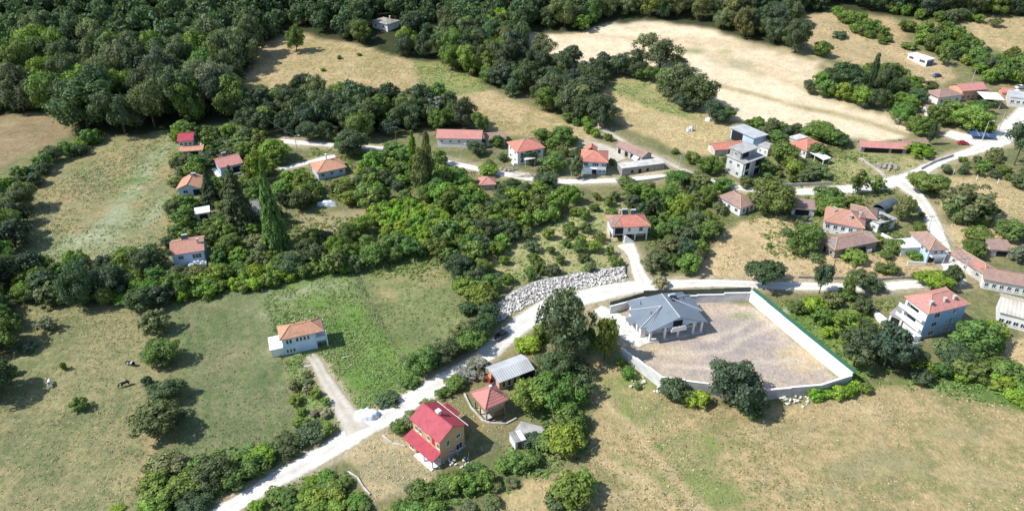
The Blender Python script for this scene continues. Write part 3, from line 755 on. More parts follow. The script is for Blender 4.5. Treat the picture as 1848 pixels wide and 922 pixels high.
h.opening('L', 6.2, 0.36, 1.4, 2.0); h.win('L', 8.3, 1.6, 1.0, 1.2)
h.slab('plinth', 0.3, -0.25, -0.5, h.W + 0.25, -0.003, 0.55, M['concrete'])
h.slab('side_porch', h.W + 0.003, 5.0, -0.4, h.W + 2.3, 8.6, 4.6, M['tan'])
mm = MB(); x0, x1, y0, y1 = h.W + 0.05, h.W + 2.9, 4.5, 9.1
ap = (x0 + 0.6, (y0 + y1) / 2, 5.9)
for p, q in (((x0, y0), (x1, y0)), ((x1, y0), (x1, y1)), ((x1, y1), (x0, y1)), ((x0, y1), (x0, y0))): mm.slab([(*p, 4.75), (*q, 4.75), ap], 0.15)
mm.obj('side_porch_roof', M['crimson'], h.root)
MB().slab([(-4.3, -1.0, 0.02), (-2.81, -1.0, 0.02), (-2.81, 6.2, 0.02), (-4.3, 6.2, 0.02)], 0.2).obj('apron', M['concrete'], h.root)

# --- small square house on posts
h = House('pyramid_roofed_house', 'small brown boarded house with a salmon pyramid roof and open post porch', 'house', (878, 762), (912, 748), 5.3, 5.2, phrase='small pyramid roofed house')
h.walls(M['olive'], z0=2.4, x0=0.1, y0=0.1, x1=h.W - 0.1, y1=h.D - 0.1)
h.walls(M['olive'], x0=2.2, y0=0.6, x1=h.W - 0.1, y1=h.D - 0.1, z1=2.39, name='lower_wall')
h.roof('hip', 1.9, M['salmon_roof'], 0.6, cap=M['salmon_roof'])
h.chimney(h.W * 0.55, h.D * 0.5, 6.0, 7.6, 0.45)
for x, y in ((0.12, 0.12), (0.12, 2.9), (0.12, h.D - 0.12), (h.W - 0.12, 0.12)): h.post(x, y, -0.3, 2.395, 0.14, M['olive'])
h.row('F', 3, 4.1, 1.1, 0.9, off=0.1); h.row('L', 3, 4.1, 1.1, 0.9, off=0.1)
h.slab('porch_floor', -0.4, -0.4, -0.3, 2.19, h.D - 0.1, 0.25, M['offwhite'])
h.slab('railing', 0.28, 0.04, 0.25, 2.19, 0.09, 1.0, M['wood'])
# --- grey sheet roofed shed with a salmon gable
h = House('grey_roofed_workshop', 'salmon walled workshop with a pale grey sheet roof beside the gravel road', 'shed', (901, 704), (960, 680), 5.4, 2.9, phrase='grey roofed workshop')
h.walls(M['pink'], gable='x', gh=0.8)
h.roof('gable_x', 0.8, M['greysheet'], 0.5, ridge=False)
for u in (1.2, 2.7, 4.2): h.win('F', u, 1.5, 0.9, 2.2, 1)
h.opening('F', 7.4, 0.05, 3.6, 2.3); h.post(9.6, -0.6, -0.2, 2.6, 0.09)
h.opening('L', 2.6, 0.05, 2.2, 2.1); 
h.slab('red_sheet', -0.9, 2.9, 0, -0.85, 4.6, 1.7, M['red'])
# --- slate roofed house in the compound
h = House('slate_roofed_house', 'large white house with a slate blue cross gabled roof and columned veranda in the compound', 'house', (1171, 618), (1267, 599), 12.6, 4.0, phrase='slate roofed house')
Wd, D = h.W, h.D
h.walls(M['white'], y0=2.6, x0=0.0, x1=Wd - 0.2)
rh, o = 2.9, 0.7; xm = Wd / 2; ze, zr = h.H - rh / xm * o + 0.1, h.H + rh + 0.1
m = MB()
m.slab([(-o, -o, ze), (xm, -o, zr), (xm, D - 2.6, zr), (-o, D + o, ze)], 0.2)
m.slab([(xm, -o, zr), (Wd + o, -o, ze), (Wd + o, D + o, ze), (xm, D - 2.6, zr)], 0.2)
m.slab([(Wd + o, D + o, ze), (-o, D + o, ze), (xm, D - 2.6, zr)], 0.2)
rf = m.obj('roof', M['slate'], h.root); h.rf = rf
m = MB(); a_ = (-2.0, 1.6, ze - 0.05); b_ = (-2.0, 9.4, ze - 0.05); c_ = (xm - 2.2, 5.5, zr - 0.55)     # left hip
m.slab([b_, a_, c_], 0.18); m.slab([a_, (0.4, 0.9, ze + 0.38), c_], 0.15); m.slab([(0.4, 10.2, ze + 0.38), b_, c_], 0.15)
m.obj('side_hip', M['slate'], rf)
m = MB(); a_ = (Wd + 1.8, 4.0, ze - 0.05); b_ = (Wd + 1.8, 11.4, ze - 0.05); c_ = (xm + 2.0, 7.7, zr - 0.5)
m.slab([a_, b_, c_], 0.18); m.slab([(Wd - 0.4, 3.3, ze + 0.38), a_, c_], 0.15); m.slab([b_, (Wd - 0.4, 12.1, ze + 0.38), c_], 0.15)
m.obj('side_hip', M['slate'], rf)
h.walls(M['white'], x0=-1.4, y0=2.3, x1=0.0, y1=8.8, z1=3.55, name='bay_wall')
h.walls(M['white'], x0=Wd - 0.19, y0=4.6, x1=Wd + 1.3, y1=10.8, z1=3.55, name='bay_wall')
for p, q in (((xm, -o, zr), (xm, D - 2.6, zr)), ((-2.0, 1.6, ze), (xm - 2.2, 5.5, zr - .5)), ((-2.0, 9.4, ze), (xm - 2.2, 5.5, zr - .5)), ((Wd + 1.8, 4, ze), (xm + 2, 7.7, zr - .45)), ((Wd + 1.8, 11.4, ze), (xm + 2, 7.7, zr - .45))):
    MB().tube((p[0], p[1], p[2] + 0.05), (q[0], q[1], q[2] + 0.05), 0.15, n=6).obj('ridge_cap', M['greysheet'], rf)
m = MB()
m.add([(0.2, 0.02, h.H - 0.2), (Wd - 0.2, 0.02, h.H - 0.2), (xm, 0.02, zr - 0.35), (0.2, 0.3, h.H - 0.2), (Wd - 0.2, 0.3, h.H - 0.2), (xm, 0.3, zr - 0.35)], [(0, 1, 2), (3, 5, 4), (0, 2, 5, 3), (1, 4, 5, 2), (0, 3, 4, 1)])
m.obj('gable_wall', M['paleblue'], h.root)  # white gable, its bluish shade put into the colour
h.opening('F', xm, h.H - 0.15, 2.6, 1.75, off=-0.02, name='gable_opening')
h.slab('balcony', xm - 2.2, -1.3, h.H - 0.85, xm + 1.9, 0.0, h.H - 0.6, M['white'])
h.slab('balcony_railing', xm - 2.2, -1.3, h.H - 0.597, xm + 1.9, -1.15, h.H + 0.15, M['white'])
for k in range(5): MB().box(xm - 2.0 + .75 * k, -1.36, h.H + 0.153, xm - 1.45 + .75 * k, -1.1, h.H + 0.5).obj('flower_box', M['frame'], h.root)
for x in (0.3, 4.3, 8.0, Wd - 2.6, Wd - 0.3): h.post(x, 0.3, -0.2, h.H - 0.22, 0.26, M['white'], 'column')
h.slab('veranda_floor', -0.1, -0.4, -0.3, Wd, 2.59, 0.3, M['offwhite'])
h.row('F', 4, 1.9, 1.6, 1.7, 2, off=2.6)
for u in (1.2, 2.8): h.win('L', u, 1.9, 0.9, 1.9, 1)
for u in (4.8, 6.6, 8.8): h.win('L', u, 1.9, 1.1, 1.9, 2, off=-1.4)
MB().slab([(-3.2, 5.2, 2.35), (-1.4, 5.2, 2.75), (-1.4, 8.2, 2.75), (-3.2, 8.2, 2.35)], 0.12).obj('entrance_canopy', M['slate'], h.root)
for y in (5.4, 8.0): h.post(-3.0, y, 0, 2.3, 0.1)
MB().slab([(-4.5, 2.0, 0.06), (-1.5, 2.0, 0.06), (-1.5, 12, 0.06), (-4.5, 12, 0.06)], 0.3).obj('paving', M['white'], h.root)
for x, y, z in ((2.1, 4.6, 6.2), (Wd - 1.6, 8.6, 5.6), (1.6, 9.8, 5.8)): MB().tube((x, y, z - 1.2), (x, y, z), 0.09).obj('vent_pipe', M['dark'], rf)
MB().tube((xm + 1.6, D - 3.6, zr - 0.2), (xm + 3.6, D - 3.0, zr - 0.6), 0.3, n=10).obj('water_tank', M['white'], rf)
MB().slab([(xm + 1.7, D - 5.6, zr - 0.55), (xm + 3.6, D - 5.2, zr - 0.95), (xm + 3.6, D - 4.0, zr - 0.35), (xm + 1.7, D - 4.2, zr + 0.1)], 0.08).obj('solar_panel', M['glass'], rf)
# --- tall pale blue house at the right
h = House('pale_blue_house', 'tall three storey pale blue house with shade tinted front, salmon hip roof and roof chimneys', 'house', (1677, 562), (1747, 546), (1631, 536), 8.9, phrase='tall pale blue house')
h.walls(M['shadeblue'])  # shade of the front is put into this darker blue
h.slab('side_wall', -0.06, 0.05, -0.6, -0.003, h.D - 0.05, h.H - 0.02, M['white'])  # thin white skin, the sunlit look of the left face given as colour
h.roof('hip', 2.2, M['tile_pink'], 0.5)
for x in (1.6, h.W * 0.48, h.W * 0.72): h.chimney(x, 1.5, 8.8, 10.8, 0.6, M['offwhite'])
for z in (7.2, 4.4, 1.7):
    for u, w in ((3.2, 1.7), (7.0, 0.7), (9.2, 0.7), (h.W - 3.4, 1.5)): h.win('F', u, z, w, 1.5 if w > 1 else 0.8, 2)
h.row('L', 3, 2.0, 1.3, 1.4)
for z in (2.9, 5.8):
    h.slab('balcony', -0.95, 0.2, z - 0.2, -0.063, 8.0, z, M['white'])
    h.slab('balcony_railing', -0.95, 0.2, z + 0.003, -0.85, 8.0, z + 1.0, M['white'])
    h.opening('L', h.D - 4.4, z + 1.02, 3.6, 0.8, off=-0.07); h.win('L', 1.2, z + 1.5, 1.0, 1.3, off=-0.07)
m = MB()
for k in range(6): m.box(-2.4 - 0.35 * k, -0.4 - 0.1 * k, -0.4, -0.02 - 0.35 * (k - 1) if k else -1.6, 1.6, 2.2 - 0.4 * k)
m.obj('entrance_stair', M['white'], h.root)
m = MB(); prev = None
for k in range(9):
    a_ = R(190 + 12 * k); p = (-2.2 + 3.0 * math.cos(a_), 1.2 + 3.2 * math.sin(a_))
    if prev: m.slab([(prev[0], prev[1], 1.5), (p[0], p[1], 1.5), (p[0] * 1.06, p[1] * 1.06, 1.5), (prev[0] * 1.06, prev[1] * 1.06, 1.5)], 2.0)
    prev = p
m.obj('terrace_wall', M['white'], h.root)
h = House('garage_annex', 'low grey flat roofed garage with white walls left of the tall pale blue house', 'garage', (1602, 580), (1624, 590), 6.5, 2.6)
h.walls(M['white']); h.roof('flat', 0, M['asbestos'], 0.25); h.opening('F', h.W / 2, 0, 2.2, 2.1)
# --- long white buildings at the right edge
h = simple('ribbed_roof_barn', 'long white barn with a ribbed cream sheet roof at the right edge', 'cream roofed white barn', (1797, 584), (1862, 602), 9.0, 4.2, 'gable_x', 1.6, 'white', 'creamsheet', wf=5, door=False, cat='barn')
h = simple('white_row_house', 'long low white row house with weathered brown roof behind the cream roofed barn', 'long brown roofed row house', (1770, 520), (1880, 540), 6.5, 3.4, 'gable_x', 1.1, 'white', 'tile_old', wf=8, door=False, ww=1.0)
h = simple('corner_row_house', 'brown tiled house with a fresh red roof patch beside the straight side street', 'house with a red roof patch', (1771, 510), (1793, 504), 12.0, 3.2, 'hip', 1.3, 'offwhite', 'tile_old', wf=1, wl=3, door=False, ww=1.0)
MB().slab([(0.2, 1.2, 3.60), (h.W * .42, 1.2, 4.32), (h.W * .42, 5.0, 4.32), (0.2, 5.0, 3.60)], 0.05).obj('red_tile_patch', M['tile'], h.rf)
# --- cluster by the side street
h = House('white_hip_roofed_house', 'big white house under a patched orange hip roof with a pale ridge line', 'house', (1484, 418), (1552, 432), 9.5, 4.4, phrase='big white hip roofed house')
h.walls(M['white']); h.roof('hip', 2.4, M['tile_mix'], 0.5)
h.walls(M['white'], x0=h.W - 3.4, y0=9.51, x1=h.W + 3.5, y1=15.0, z1=4.0, name='rear_wing'); h.roof('hip', 1.6, M['tile_old'], 0.4, x0=h.W - 3.8, y0=8.0, x1=h.W + 3.6, y1=15.2, z=4.0, name='rear_roof')
h.row('F', 5, 2.6, 1.2, 1.3); h.row('R', 2, 2.6, 1.1, 1.2); h.row('F', 4, 0.8, 0.9, 0.6)
h.chimney(2.0, 4.2, 5.0, 7.2, 0.5); h.chimney(h.W - 1.6, 4.4, 5.2, 6.9, 0.5); h.chimney(h.W * .62, 2.2, 5.2, 6.5, 0.8)
h.slab('low_terrace', h.W - 5, -2.2, -0.3, h.W - 0.5, -0.003, 1.6, M['white'])
h = House('stone_barn', 'old stone barn with a weathered brown roof below the big white hip roofed house', 'barn', (1504, 467), (1579, 452), 6.6, 3.6, phrase='old stone barn')
h.walls(M['stone'], gable='x', gh=1.3); h.roof('hip', 1.4, M['tile_old'], 0.4, x0=-0.4)
h.opening('L', 2.4, 0.2, 1.0, 1.9); h.opening('L', 5.0, 1.2, 0.8, 0.9); h.opening('F', 9.5, 0.1, 4.0, 2.3); h.slab('white_trough', 11.6, -0.9, 0, 13.2, -0.1, 1.4, M['white'])
h = House('balcony_house', 'white house with brown tile roof and pale blue balcony beside the side street', 'house', (1670, 474), (1699, 472), 9.5, 4.8, phrase='balcony house by the side street')
h.walls(M['paleblue']); h.roof('hip', 1.6, M['tile_old'], 0.55)
h.walls(M['white'], x0=-5.6, y0=4.0, x1=-0.01, y1=9.0, z1=3.0, name='annex_wall'); MB().slab([(-5.8, 3.8, 3.12), (-0.02, 3.8, 3.12), (-0.02, 9.2, 3.12), (-5.8, 9.2, 3.12)], 0.12).obj('annex_roof', M['white'], h.root)
h.slab('balcony', 0.4, -1.3, 2.5, h.W - 0.2, -0.003, 2.7, M['white']); h.slab('balcony_railing', 0.4, -1.3, 2.703, h.W - 0.2, -1.2, 3.5, M['white'])
h.win('F', 2.0, 3.7, 1.0, 1.4); h.win('F', 4.0, 3.7, 1.0, 1.4); h.opening('F', 1.4, 0.1, 1.8, 1.9); h.row('L', 2, 3.4, 1.2, 1.2, u0=5.0); h.post(h.W - 0.5, -1.2, -0.2, 2.49, 0.1)
MB().slab([(-6.0, -0.6, 1.2), (-0.5, -1.2, 0.9), (-0.5, -0.95, 0.9), (-6.0, -0.35, 1.2)], 1.6).obj('garden_wall', M['white'], h.root)
h = House('open_garage', 'low white garage with a dark open front below the village street', 'garage', (1428, 387), (1468, 391), 5.5, 2.7)
h.walls(M['white']); h.roof('shed_y', 0.4, M['tile_old'], 0.4); h.opening('F', h.W * 0.45, 0.05, 4.4, 2.1)
h.slab('ramp', 1.0, -5.0, -0.2, 6.0, -0.02, 0.12, M['concrete'])
h = House('white_shed_house', 'small white walled shed house with pale roof behind the big white hip roofed house', 'shed', (1582, 420), (1612, 412), 6.0, 3.0)
h.walls(M['white']); h.roof('shed_yf', 0.5, M['concrete'], 0.3); h.win('F', 2.0, 1.6)
h = House('dark_roofed_shelter', 'long low shelter with a dark blue grey sheet roof beside the green bank', 'shelter', (1596, 388), (1622, 374), 4.5, 2.2)
m = MB()
for k in range(6):
    t0, t1 = math.pi * k / 6, math.pi * (k + 1) / 6
    p = lambda t: (h.D / 2 - math.cos(t) * h.D / 2, 1.0 + math.sin(t) * 1.7)
    (ya, za), (yb, zb) = p(t0), p(t1); m.slab([(0, ya, za), (h.W, ya, za), (h.W, yb, zb), (0, yb, zb)], 0.1)
m.obj('roof', M['darksheet'], h.root); h.walls(M['darksheet'], z1=0.99)
# --- unfinished grey tower house and neighbours
h = House('unfinished_tower_house', 'unfinished pale three storey concrete house with a flat roof slab', 'house', (1337, 324), (1371, 312), 7.5, 6.6, phrase='unfinished concrete tower house')
h.walls(M['wallwhite']); h.walls(M['concrete'], x0=0.6, y0=2.4, x1=h.W - 1.6, y1=h.D - 0.3, z0=6.85, z1=9.7, name='top_storey')
h.slab('roof_slab', -0.4, -0.9, 6.62, h.W + 0.6, h.D + 0.5, 6.84, M['concrete']); h.slab('top_slab', 0.2, 1.2, 9.72, h.W - 1.0, h.D + 0.2, 9.95, M['concrete'])
for z in (1.7, 4.9):
    for u in (1.8, 5.4): h.win('L', u, z, 1.2, 1.3)
h.win('L', 3.0, 8.4, 1.0, 1.2, off=0.6)
for z in (0.2, 3.5): h.opening('F', 2.2, z, 2.6, 2.5); h.opening('F', h.W - 2.2, z, 2.8, 2.5)
h.opening('F', 3.4, 7.0, 3.4, 2.4, off=2.4)
for x in (0.2, h.W * 0.5, h.W + 0.3): h.post(x, -0.7, -0.3, 6.6, 0.15, M['concrete'])
h = simple('red_roofed_outbuilding', 'long low outbuilding with a plain red roof behind the unfinished concrete house', 'low red roofed outbuilding', (1289, 282), (1342, 277), 6.0, 2.7, 'gable_x', 1.0, 'offwhite', 'tile', wf=0, cat='outbuilding')
h = House('grey_barn', 'tall open fronted barn with a light grey sloping roof and a pale blue side panel', 'barn', (1317, 250), (1357, 270), 7.0, 4.6, phrase='tall grey barn')
h.walls(M['paleblue']); h.roof('shed_yf', 0.3, M['greysheet'], 0.6)
h.opening('F', 3.4, 0.1, 5.6, 4.2); h.slab('brick_base', h.W * 0.45, -0.12, 0, h.W, -0.003, 1.6, M['pink'])
h = House('white_block', 'small white flat roofed block beside the tall grey barn', 'outbuilding', (1366, 276), (1384, 283), 5.0, 3.2)
h.walls(M['white']); h.roof('flat', 0, M['concrete'], 0.2); h.row('F', 2, 1.7, 0.8, 0.9); h.win('L', 2, 1.7)
h = House('canopy_house', 'white house with a bright red roof and a pale flat canopy near the wheat field', 'house', (1424, 272), (1453, 286), 10.0, 3.3, phrase='red roofed canopy house')
h.walls(M['white']); h.roof('hip', 1.7, M['tile'], 0.5); h.row('F', 4, 1.8, 1.1, 1.1); h.win('R', 2.0, 1.8)
MB().slab([(h.W + 0.3, 0.5, 2.9), (h.W + 8.0, 0.2, 2.6), (h.W + 8.0, 4.2, 2.6), (h.W + 0.3, 4.5, 2.9)], 0.18).obj('canopy', M['white'], h.root)
for x, y in ((h.W + 7.6, 0.6), (h.W + 7.6, 3.8), (h.W + 3.5, 0.7)): h.post(x, y, -0.2, 2.42, 0.1)
h.slab('garden_wall', -2.5, -5.2, -0.4, h.W + 1.5, -4.9, 1.7, M['white'])
h.walls(M['offwhite'], x0=-4.8, y0=4.0, x1=-0.01, y1=10.0, z1=3.0, name='side_annex'); MB().slab([(-5.1, 3.7, 3.1), (-0.5, 3.7, 3.5), (-0.5, 10.3, 3.5), (-5.1, 10.3, 3.1)], 0.15).obj('annex_roof', M['offwhite'], h.root)
h = simple('long_red_shed', 'long low shed with a red tile roof beside the wheat field end', 'long red roofed shed', (1552, 275), (1634, 278), 5.0, 2.5, 'gable_x', 1.1, 'stone', 'tile_pink', wf=0, cat='shed', door=False)
h.opening('F', h.W * 0.35, 0.1, 9.0, 1.9); h.opening('F', h.W * 0.8, 0.2, 4.0, 1.8)
h = simple('brown_hut', 'low brown roofed hut right of the long red roofed shed', None, (1632, 270), (1672, 268), 5.0, 2.2, 'gable_x', 1.0, 'stone', 'tile_old', cat='hut')
# --- upper right corner
h = simple('orange_gable_house', 'long house with a red brown roof and an orange gable at the upper right', 'orange gabled long house', (1732, 182), (1776, 177), 8.0, 4.6, 'gable_x', 1.6, 'pink', 'tile_pink', wf=5, storeys=1)
h = simple('brown_roofed_cottage', 'white cottage with a faded brown roof left of the orange gabled house', None, (1690, 190), (1732, 184), 8.0, 3.6, 'hip', 1.5, 'white', 'tile_old', wf=3)
h = simple('hidden_roof_house', 'low house with a faded brown roof half sunk in the trees', None, (1672, 212), (1708, 214), 7.0, 2.8, 'gable_x', 1.3, 'white', 'tile_old', wf=3)
h = House('white_canopy_shelter', 'white flat roofed open shelter on thin posts at the upper right', 'shelter', (1772, 196), (1804, 198), 7.5, 4.4)
for x, y in ((0.3, 0.3), (h.W - .3, .3), (h.W - .3, h.D - .3), (.3, h.D - .3)): h.post(x, y, -0.3, 4.25, 0.12, M['pole'])
h.roof('shed_y', 0.3, M['white'], 0.5); h.walls(M['dark'], y0=h.D - 0.6, z1=3.6, name='back_wall')
h = House('grey_workshop', 'grey flat roofed workshop at the upper right edge', 'workshop', (1818, 192), (1850, 196), 9.0, 4.2)
h.walls(M['wallwhite']); h.roof('flat', 0, M['greysheet'], 0.2); h.row('F', 3, 2.4, 1.4, 1.2)
h = simple('orange_hut', 'tiny orange walled hut beside the grey workshop', None, (1806, 176), (1826, 178), 5.0, 2.6, 'gable_x', 1.0, 'pink', 'tile', cat='hut')
h = House('white_prefab_shed', 'long white prefab shed with dark window openings alone on the dry upper slope', 'shed', (1637, 106), (1670, 121), 5.0, 3.3, phrase='long white prefab shed')
h.walls(M['white']); h.roof('flat', 0, M['white'], 0.25)
for u, w in ((2.2, 2.6), (8.4, 3.2)): h.win('F', u, 2.1, w, 1.3, 3)
h.slab('shaded_end_panel', h.W + 0.003, 0.4, 0, h.W + 0.06, h.D - 0.4, 2.7, M['bluesheet'])  # added over the white end wall to colour in its blue shade
h = House('forest_cottage', 'white walled cottage with a grey roof among the trees below the forest', 'cottage', (672, 50), (700, 58), 9.0, 4.2, phrase='white forest cottage')
h.walls(M['white']); h.roof('hip', 1.4, M['asbestos'], 0.6); h.row('F', 2, 2.4); h.chimney(h.W * .7, 6, 4.6, 6.6)
# --- left hand row
h = House('red_roofed_chalet', 'narrow two level house with a bright red roof and a lower salmon wing', 'house', (328, 279), (352, 277), 8.0, 5.6, phrase='red roofed chalet')
h.walls(M['wallwhite'], gable='x', gh=1.2); h.roof('gable_x', 1.3, M['crimson'], 0.5, cap=M['crimson'])
h.row('F', 3, 4.2, 1.2, 1.2); h.row('F', 2, 1.5, 1.4, 1.3)
h.walls(M['offwhite'], x0=0.6, y0=-3.2, x1=h.W + 3.6, y1=-0.01, z1=2.6, name='porch_wing'); MB().slab([(0.2, -3.7, 2.75), (h.W + 4.0, -3.7, 2.75), (h.W + 4.0, 0.3, 3.5), (0.2, 0.3, 3.5)], 0.15).obj('wing_roof', M['tile_orange'], h.root)
h.opening('F', 5.4, 0.3, 3.0, 1.9, off=-3.2); h.win('F', 2.2, 1.5, 1.3, 1.2, off=-3.2)
h.slab('white_gable', h.W + 2.6, -0.5, 0, h.W + 2.9, 3.0, 3.6, M['white'])
h = House('pink_roofed_house', 'pale blue house with faded pink roof and white left wall, left hand row', 'house', (400, 317), (439, 309), 8.5, 3.6, phrase='pink roofed blue house')
h.walls(M['paleblue'], gable='x', gh=1.5); h.roof('gable_x', 1.6, M['tile_pink'], 0.5); h.win('F', 2.6, 2.0, 1.5, 1.2, 3); h.opening('F', 6.0, 0.1, 3.4, 2.4); h.slab('porch_wall', 3.0, -2.2, -0.3, h.W, -2.0, 0.9, M['white'])
h.slab('side_wall', -1.8, -1.6, -0.3, -0.3, 7.0, 0.8, M['white']); h.heater(3.6, 5.6, 4.9)
h = House('orange_roofed_cottage', 'small pale blue cottage with an orange gable roof in the left hand row', 'cottage', (324, 354), (364, 352), 8.0, 3.0, phrase='orange roofed cottage')
h.walls(M['paleblue'], gable='y', gh=1.5); h.roof('gable_y', 1.6, M['tile_orange'], 0.6); h.win('F', 2.4, 1.6, 1.6, 1.3); h.opening('F', 6.2, 0.1, 2.6, 2.2); h.heater(4.0, 6.4, 4.0)
h = House('white_flat_shed', 'tiny white shed with a flat roof slab in the left hand gardens', 'shed', (356, 398), (380, 394), 4.0, 2.4)
h.walls(M['wallwhite']); h.roof('flat', 0, M['white'], 0.35); h.opening('F', h.W * 0.55, 0, 2.4, 1.9)
h = House('mottled_roof_house', 'pale blue house with a mottled red roof and a cluttered white porch', 'house', (316, 482), (372, 472), 8.4, 4.4, phrase='mottled roof blue house')
h.walls(M['blue'], gable='x', gh=1.5); h.roof('gable_x', 1.6, M['tile_mix'], 0.4); h.win('F', 2.3, 2.9, 1.5, 1.3, 3); h.win('F', h.W - 2.0, 2.7, 2.6, 1.5, 3)
h.slab('porch', h.W * 0.45, -3.2, -0.3, h.W + 0.2, -0.003, 0.9, M['white']); h.slab('porch_railing', h.W * 0.45, -3.2, 0.903, h.W + 0.2, -3.05, 1.6, M['white'])
for k in range(4): h.slab('porch_clutter', h.W * .5 + 1.05 * k, -2.4 + 0.5 * (k % 2), 0.905, h.W * .5 + 0.7 + 1.05 * k, -1.7 + 0.5 * (k % 2), 1.5 + 0.3 * (k % 3), M['tarp'] if k % 2 else M['paleblue'])
h.heater(h.W * .42, 6.2, 5.4); h.chimney(h.W - 1.2, 2.6, 5.0, 6.8, 0.5)
h = simple('shaded_grey_house', 'grey roofed cottage half hidden behind the tall conifers', 'half hidden grey cottage', (438, 404), (474, 396), 8.0, 3.6, 'hip', 1.5, 'offwhite', 'asbestos', wf=3, cat='cottage')
h = House('lane_cottage', 'pale blue cottage with a pink hip roof below the short upper lane', 'cottage', (576, 326), (624, 314), 8.5, 3.4, phrase='pink hip roofed cottage')
h.walls(M['paleblue']); h.roof('hip', 1.8, M['tile_orange'], 0.6); h.row('F', 3, 1.9, 1.2, 1.2); h.chimney(h.W * .5, 5.4, 4.4, 7.0, 0.4, M['white'])
h = House('long_red_barn', 'long white walled barn with a sloping pale red roof beside the village street', 'barn', (790, 266), (868, 268), 8.0, 4.2, phrase='long pale red barn')
h.walls(M['white'], gable='x', gh=1.5); h.roof('gable_x', 1.6, M['tile_pink'], 0.5, ridge=False); h.row('F', 5, 2.8, 1.0, 0.8)
h = simple('brown_lean_shed', 'low brown roofed shed right of the long pale red barn', None, (878, 264), (912, 262), 7.0, 2.6, 'gable_x', 0.9, 'offwhite', 'tile_old', cat='shed', wf=2)
h = House('white_villa', 'white two storey house with a bright red hip roof and a small white awning', 'house', (934, 299), (980, 291), 9.0, 5.8, phrase='white red roofed villa')
h.walls(M['white']); h.roof('hip', 2.0, M['tile'], 0.6); h.row('F', 3, 4.3, 1.2, 1.3); h.row('L', 2, 4.3); h.row('L', 2, 1.5); h.row('F', 3, 1.5)
MB().slab([(2.0, -2.4, 3.0), (6.2, -2.4, 3.0), (6.2, -0.02, 3.3), (2.0, -0.02, 3.3)], 0.12).obj('awning', M['white'], h.root); h.post(2.2, -2.2, -.2, 2.85, .08); h.post(6.0, -2.2, -.2, 2.85, .08)
h.slab('entrance_stair', -1.4, 0.3, -0.3, -0.003, 2.8, 1.0, M['white'])
h = House('balcony_villa', 'white and pale blue two storey house with a red roof and a front balcony', 'house', (1049, 313), (1093, 316), 9.0, 5.4, phrase='red roofed balcony villa')
h.walls(M['paleblue']); h.roof('hip', 1.8, M['tile'], 0.6); h.row('L', 2, 4.0)
h.win('F', 1.5, 4.0, 1.5, 1.3); h.win('F', 4.9, 4.0, 2.2, 1.2, 3); h.win('F', 7.6, 4.0, 0.8, 1.2); h.win('F', 8.5, 4.0, 0.8, 1.2); h.opening('F', 4.6, 0.1, 1.6, 2.1); h.row('F', 2, 1.4, 0.9, 0.9, u0=6.0)
h.slab('balcony', 3.0, -1.2, 2.6, h.W - 0.1, -0.003, 2.8, M['white']); h.slab('balcony_railing', 5.6, -1.2, 2.803, h.W - 0.1, -1.1, 3.5, M['white']); 
h.walls(M['white'], x0=1.0, y0=9.01, x1=5.0, y1=13.0, z1=5.2, name='rear_wing'); h.roof('gable_y', 1.2, M['tile'], 0.4, x0=1.0, y0=9.6, x1=5.0, y1=13.0, z=5.2, name='rear_roof')
h = House('ruined_stable', 'ruined white walled stable with a sagging brown tile roof and dark openings', 'stable', (1112, 275), (1158, 296), 5.0, 2.9, phrase='ruined stable')
h.walls(M['offwhite'], gable='x', gh=1.0); h.roof('gable_x', 1.1, M['tile_old'], 0.4)
for u, w in ((1.6, 1.4), (5.2, 1.6), (9.0, 3.4)): h.opening('F', u, 0.2, w, 1.9)
MB().slab([(h.W * .72, -2.0, 1.6), (h.W * .92, -2.2, 1.4), (h.W * .9, -0.1, 2.4), (h.W * .7, -0.1, 2.5)], 0.08).obj('torn_awning', M['tarp'], h.root)
h = House('stone_ruin', 'long roofless grey stone building along the village street', 'ruin', (1122, 318), (1198, 306), 4.5, 3.0, phrase='long grey stone ruin')
h.walls(M['stone']); h.roof('flat', 0, M['offwhite'], 0.1); h.opening('F', 4.0, 0.8, 1.0, 1.1); h.opening('F', 10.0, 0.8, 1.0, 1.1); h.opening('F', 7.0, 0.1, 1.2, 1.9)
h = House('stilt_house', 'white house on an open ground floor with red roof at the driveway head', 'house', (1104, 438), (1167, 434), 6.8, 5.8, phrase='stilted red roofed house')
h.walls(M['white'], z0=2.7); h.walls(M['offwhite'], z1=2.69, y0=2.8, name='ground_floor')
h.roof('hip', 1.6, M['tile'], 0.6); MB().slab([(-0.9, -0.7, 5.92), (2.6, -0.7, 5.92), (2.6, 4.0, 7.62), (0.8, 4.0, 7.3), (-0.9, 4.0, 6.4)], 0.12).obj('old_roof_part', M['tile_old'], h.rf)
h.win('F', 5.2, 4.4, 0.9, 1.4); h.win('F', 8.8, 4.4, 1.2, 1.5); h.opening('F', 2.0, 2.9, 2.6, 2.5); h.opening('F', 4.0, 0.2, 6.0, 2.2, off=2.8)
for x in (0.2, 3.6, 7.2, h.W - 0.2): h.post(x, 0.2, -0.3, 2.69, 0.17)
m = MB()
for k in range(7): m.box(3.6 + 0.45 * k, -1.3, -0.3, 4.05 + 0.45 * k, -0.01, 2.7 - 0.37 * k)
m.obj('stair', M['white'], h.root); h.chimney(3.3, 5.4, 6.2, 8.3, 0.5); h.heater(h.W * .68, 4.8, 7.0); h.heater(h.W * .45, 5.4, 7.0)
h = simple('spreading_hip_house', 'low white house with a wide faded hip roof above the straw field', 'wide faded hip roofed house', (1334, 390), (1361, 379), 9.5, 3.2, 'hip', 1.7, 'white', 'tile_old', wf=2, wl=3)
h = House('terraced_white_house', 'small white two storey house with salmon roof and side terrace in the weedy lot', 'house', (514, 641), (574, 628), 4.9, 5.5, phrase='small white terraced house')
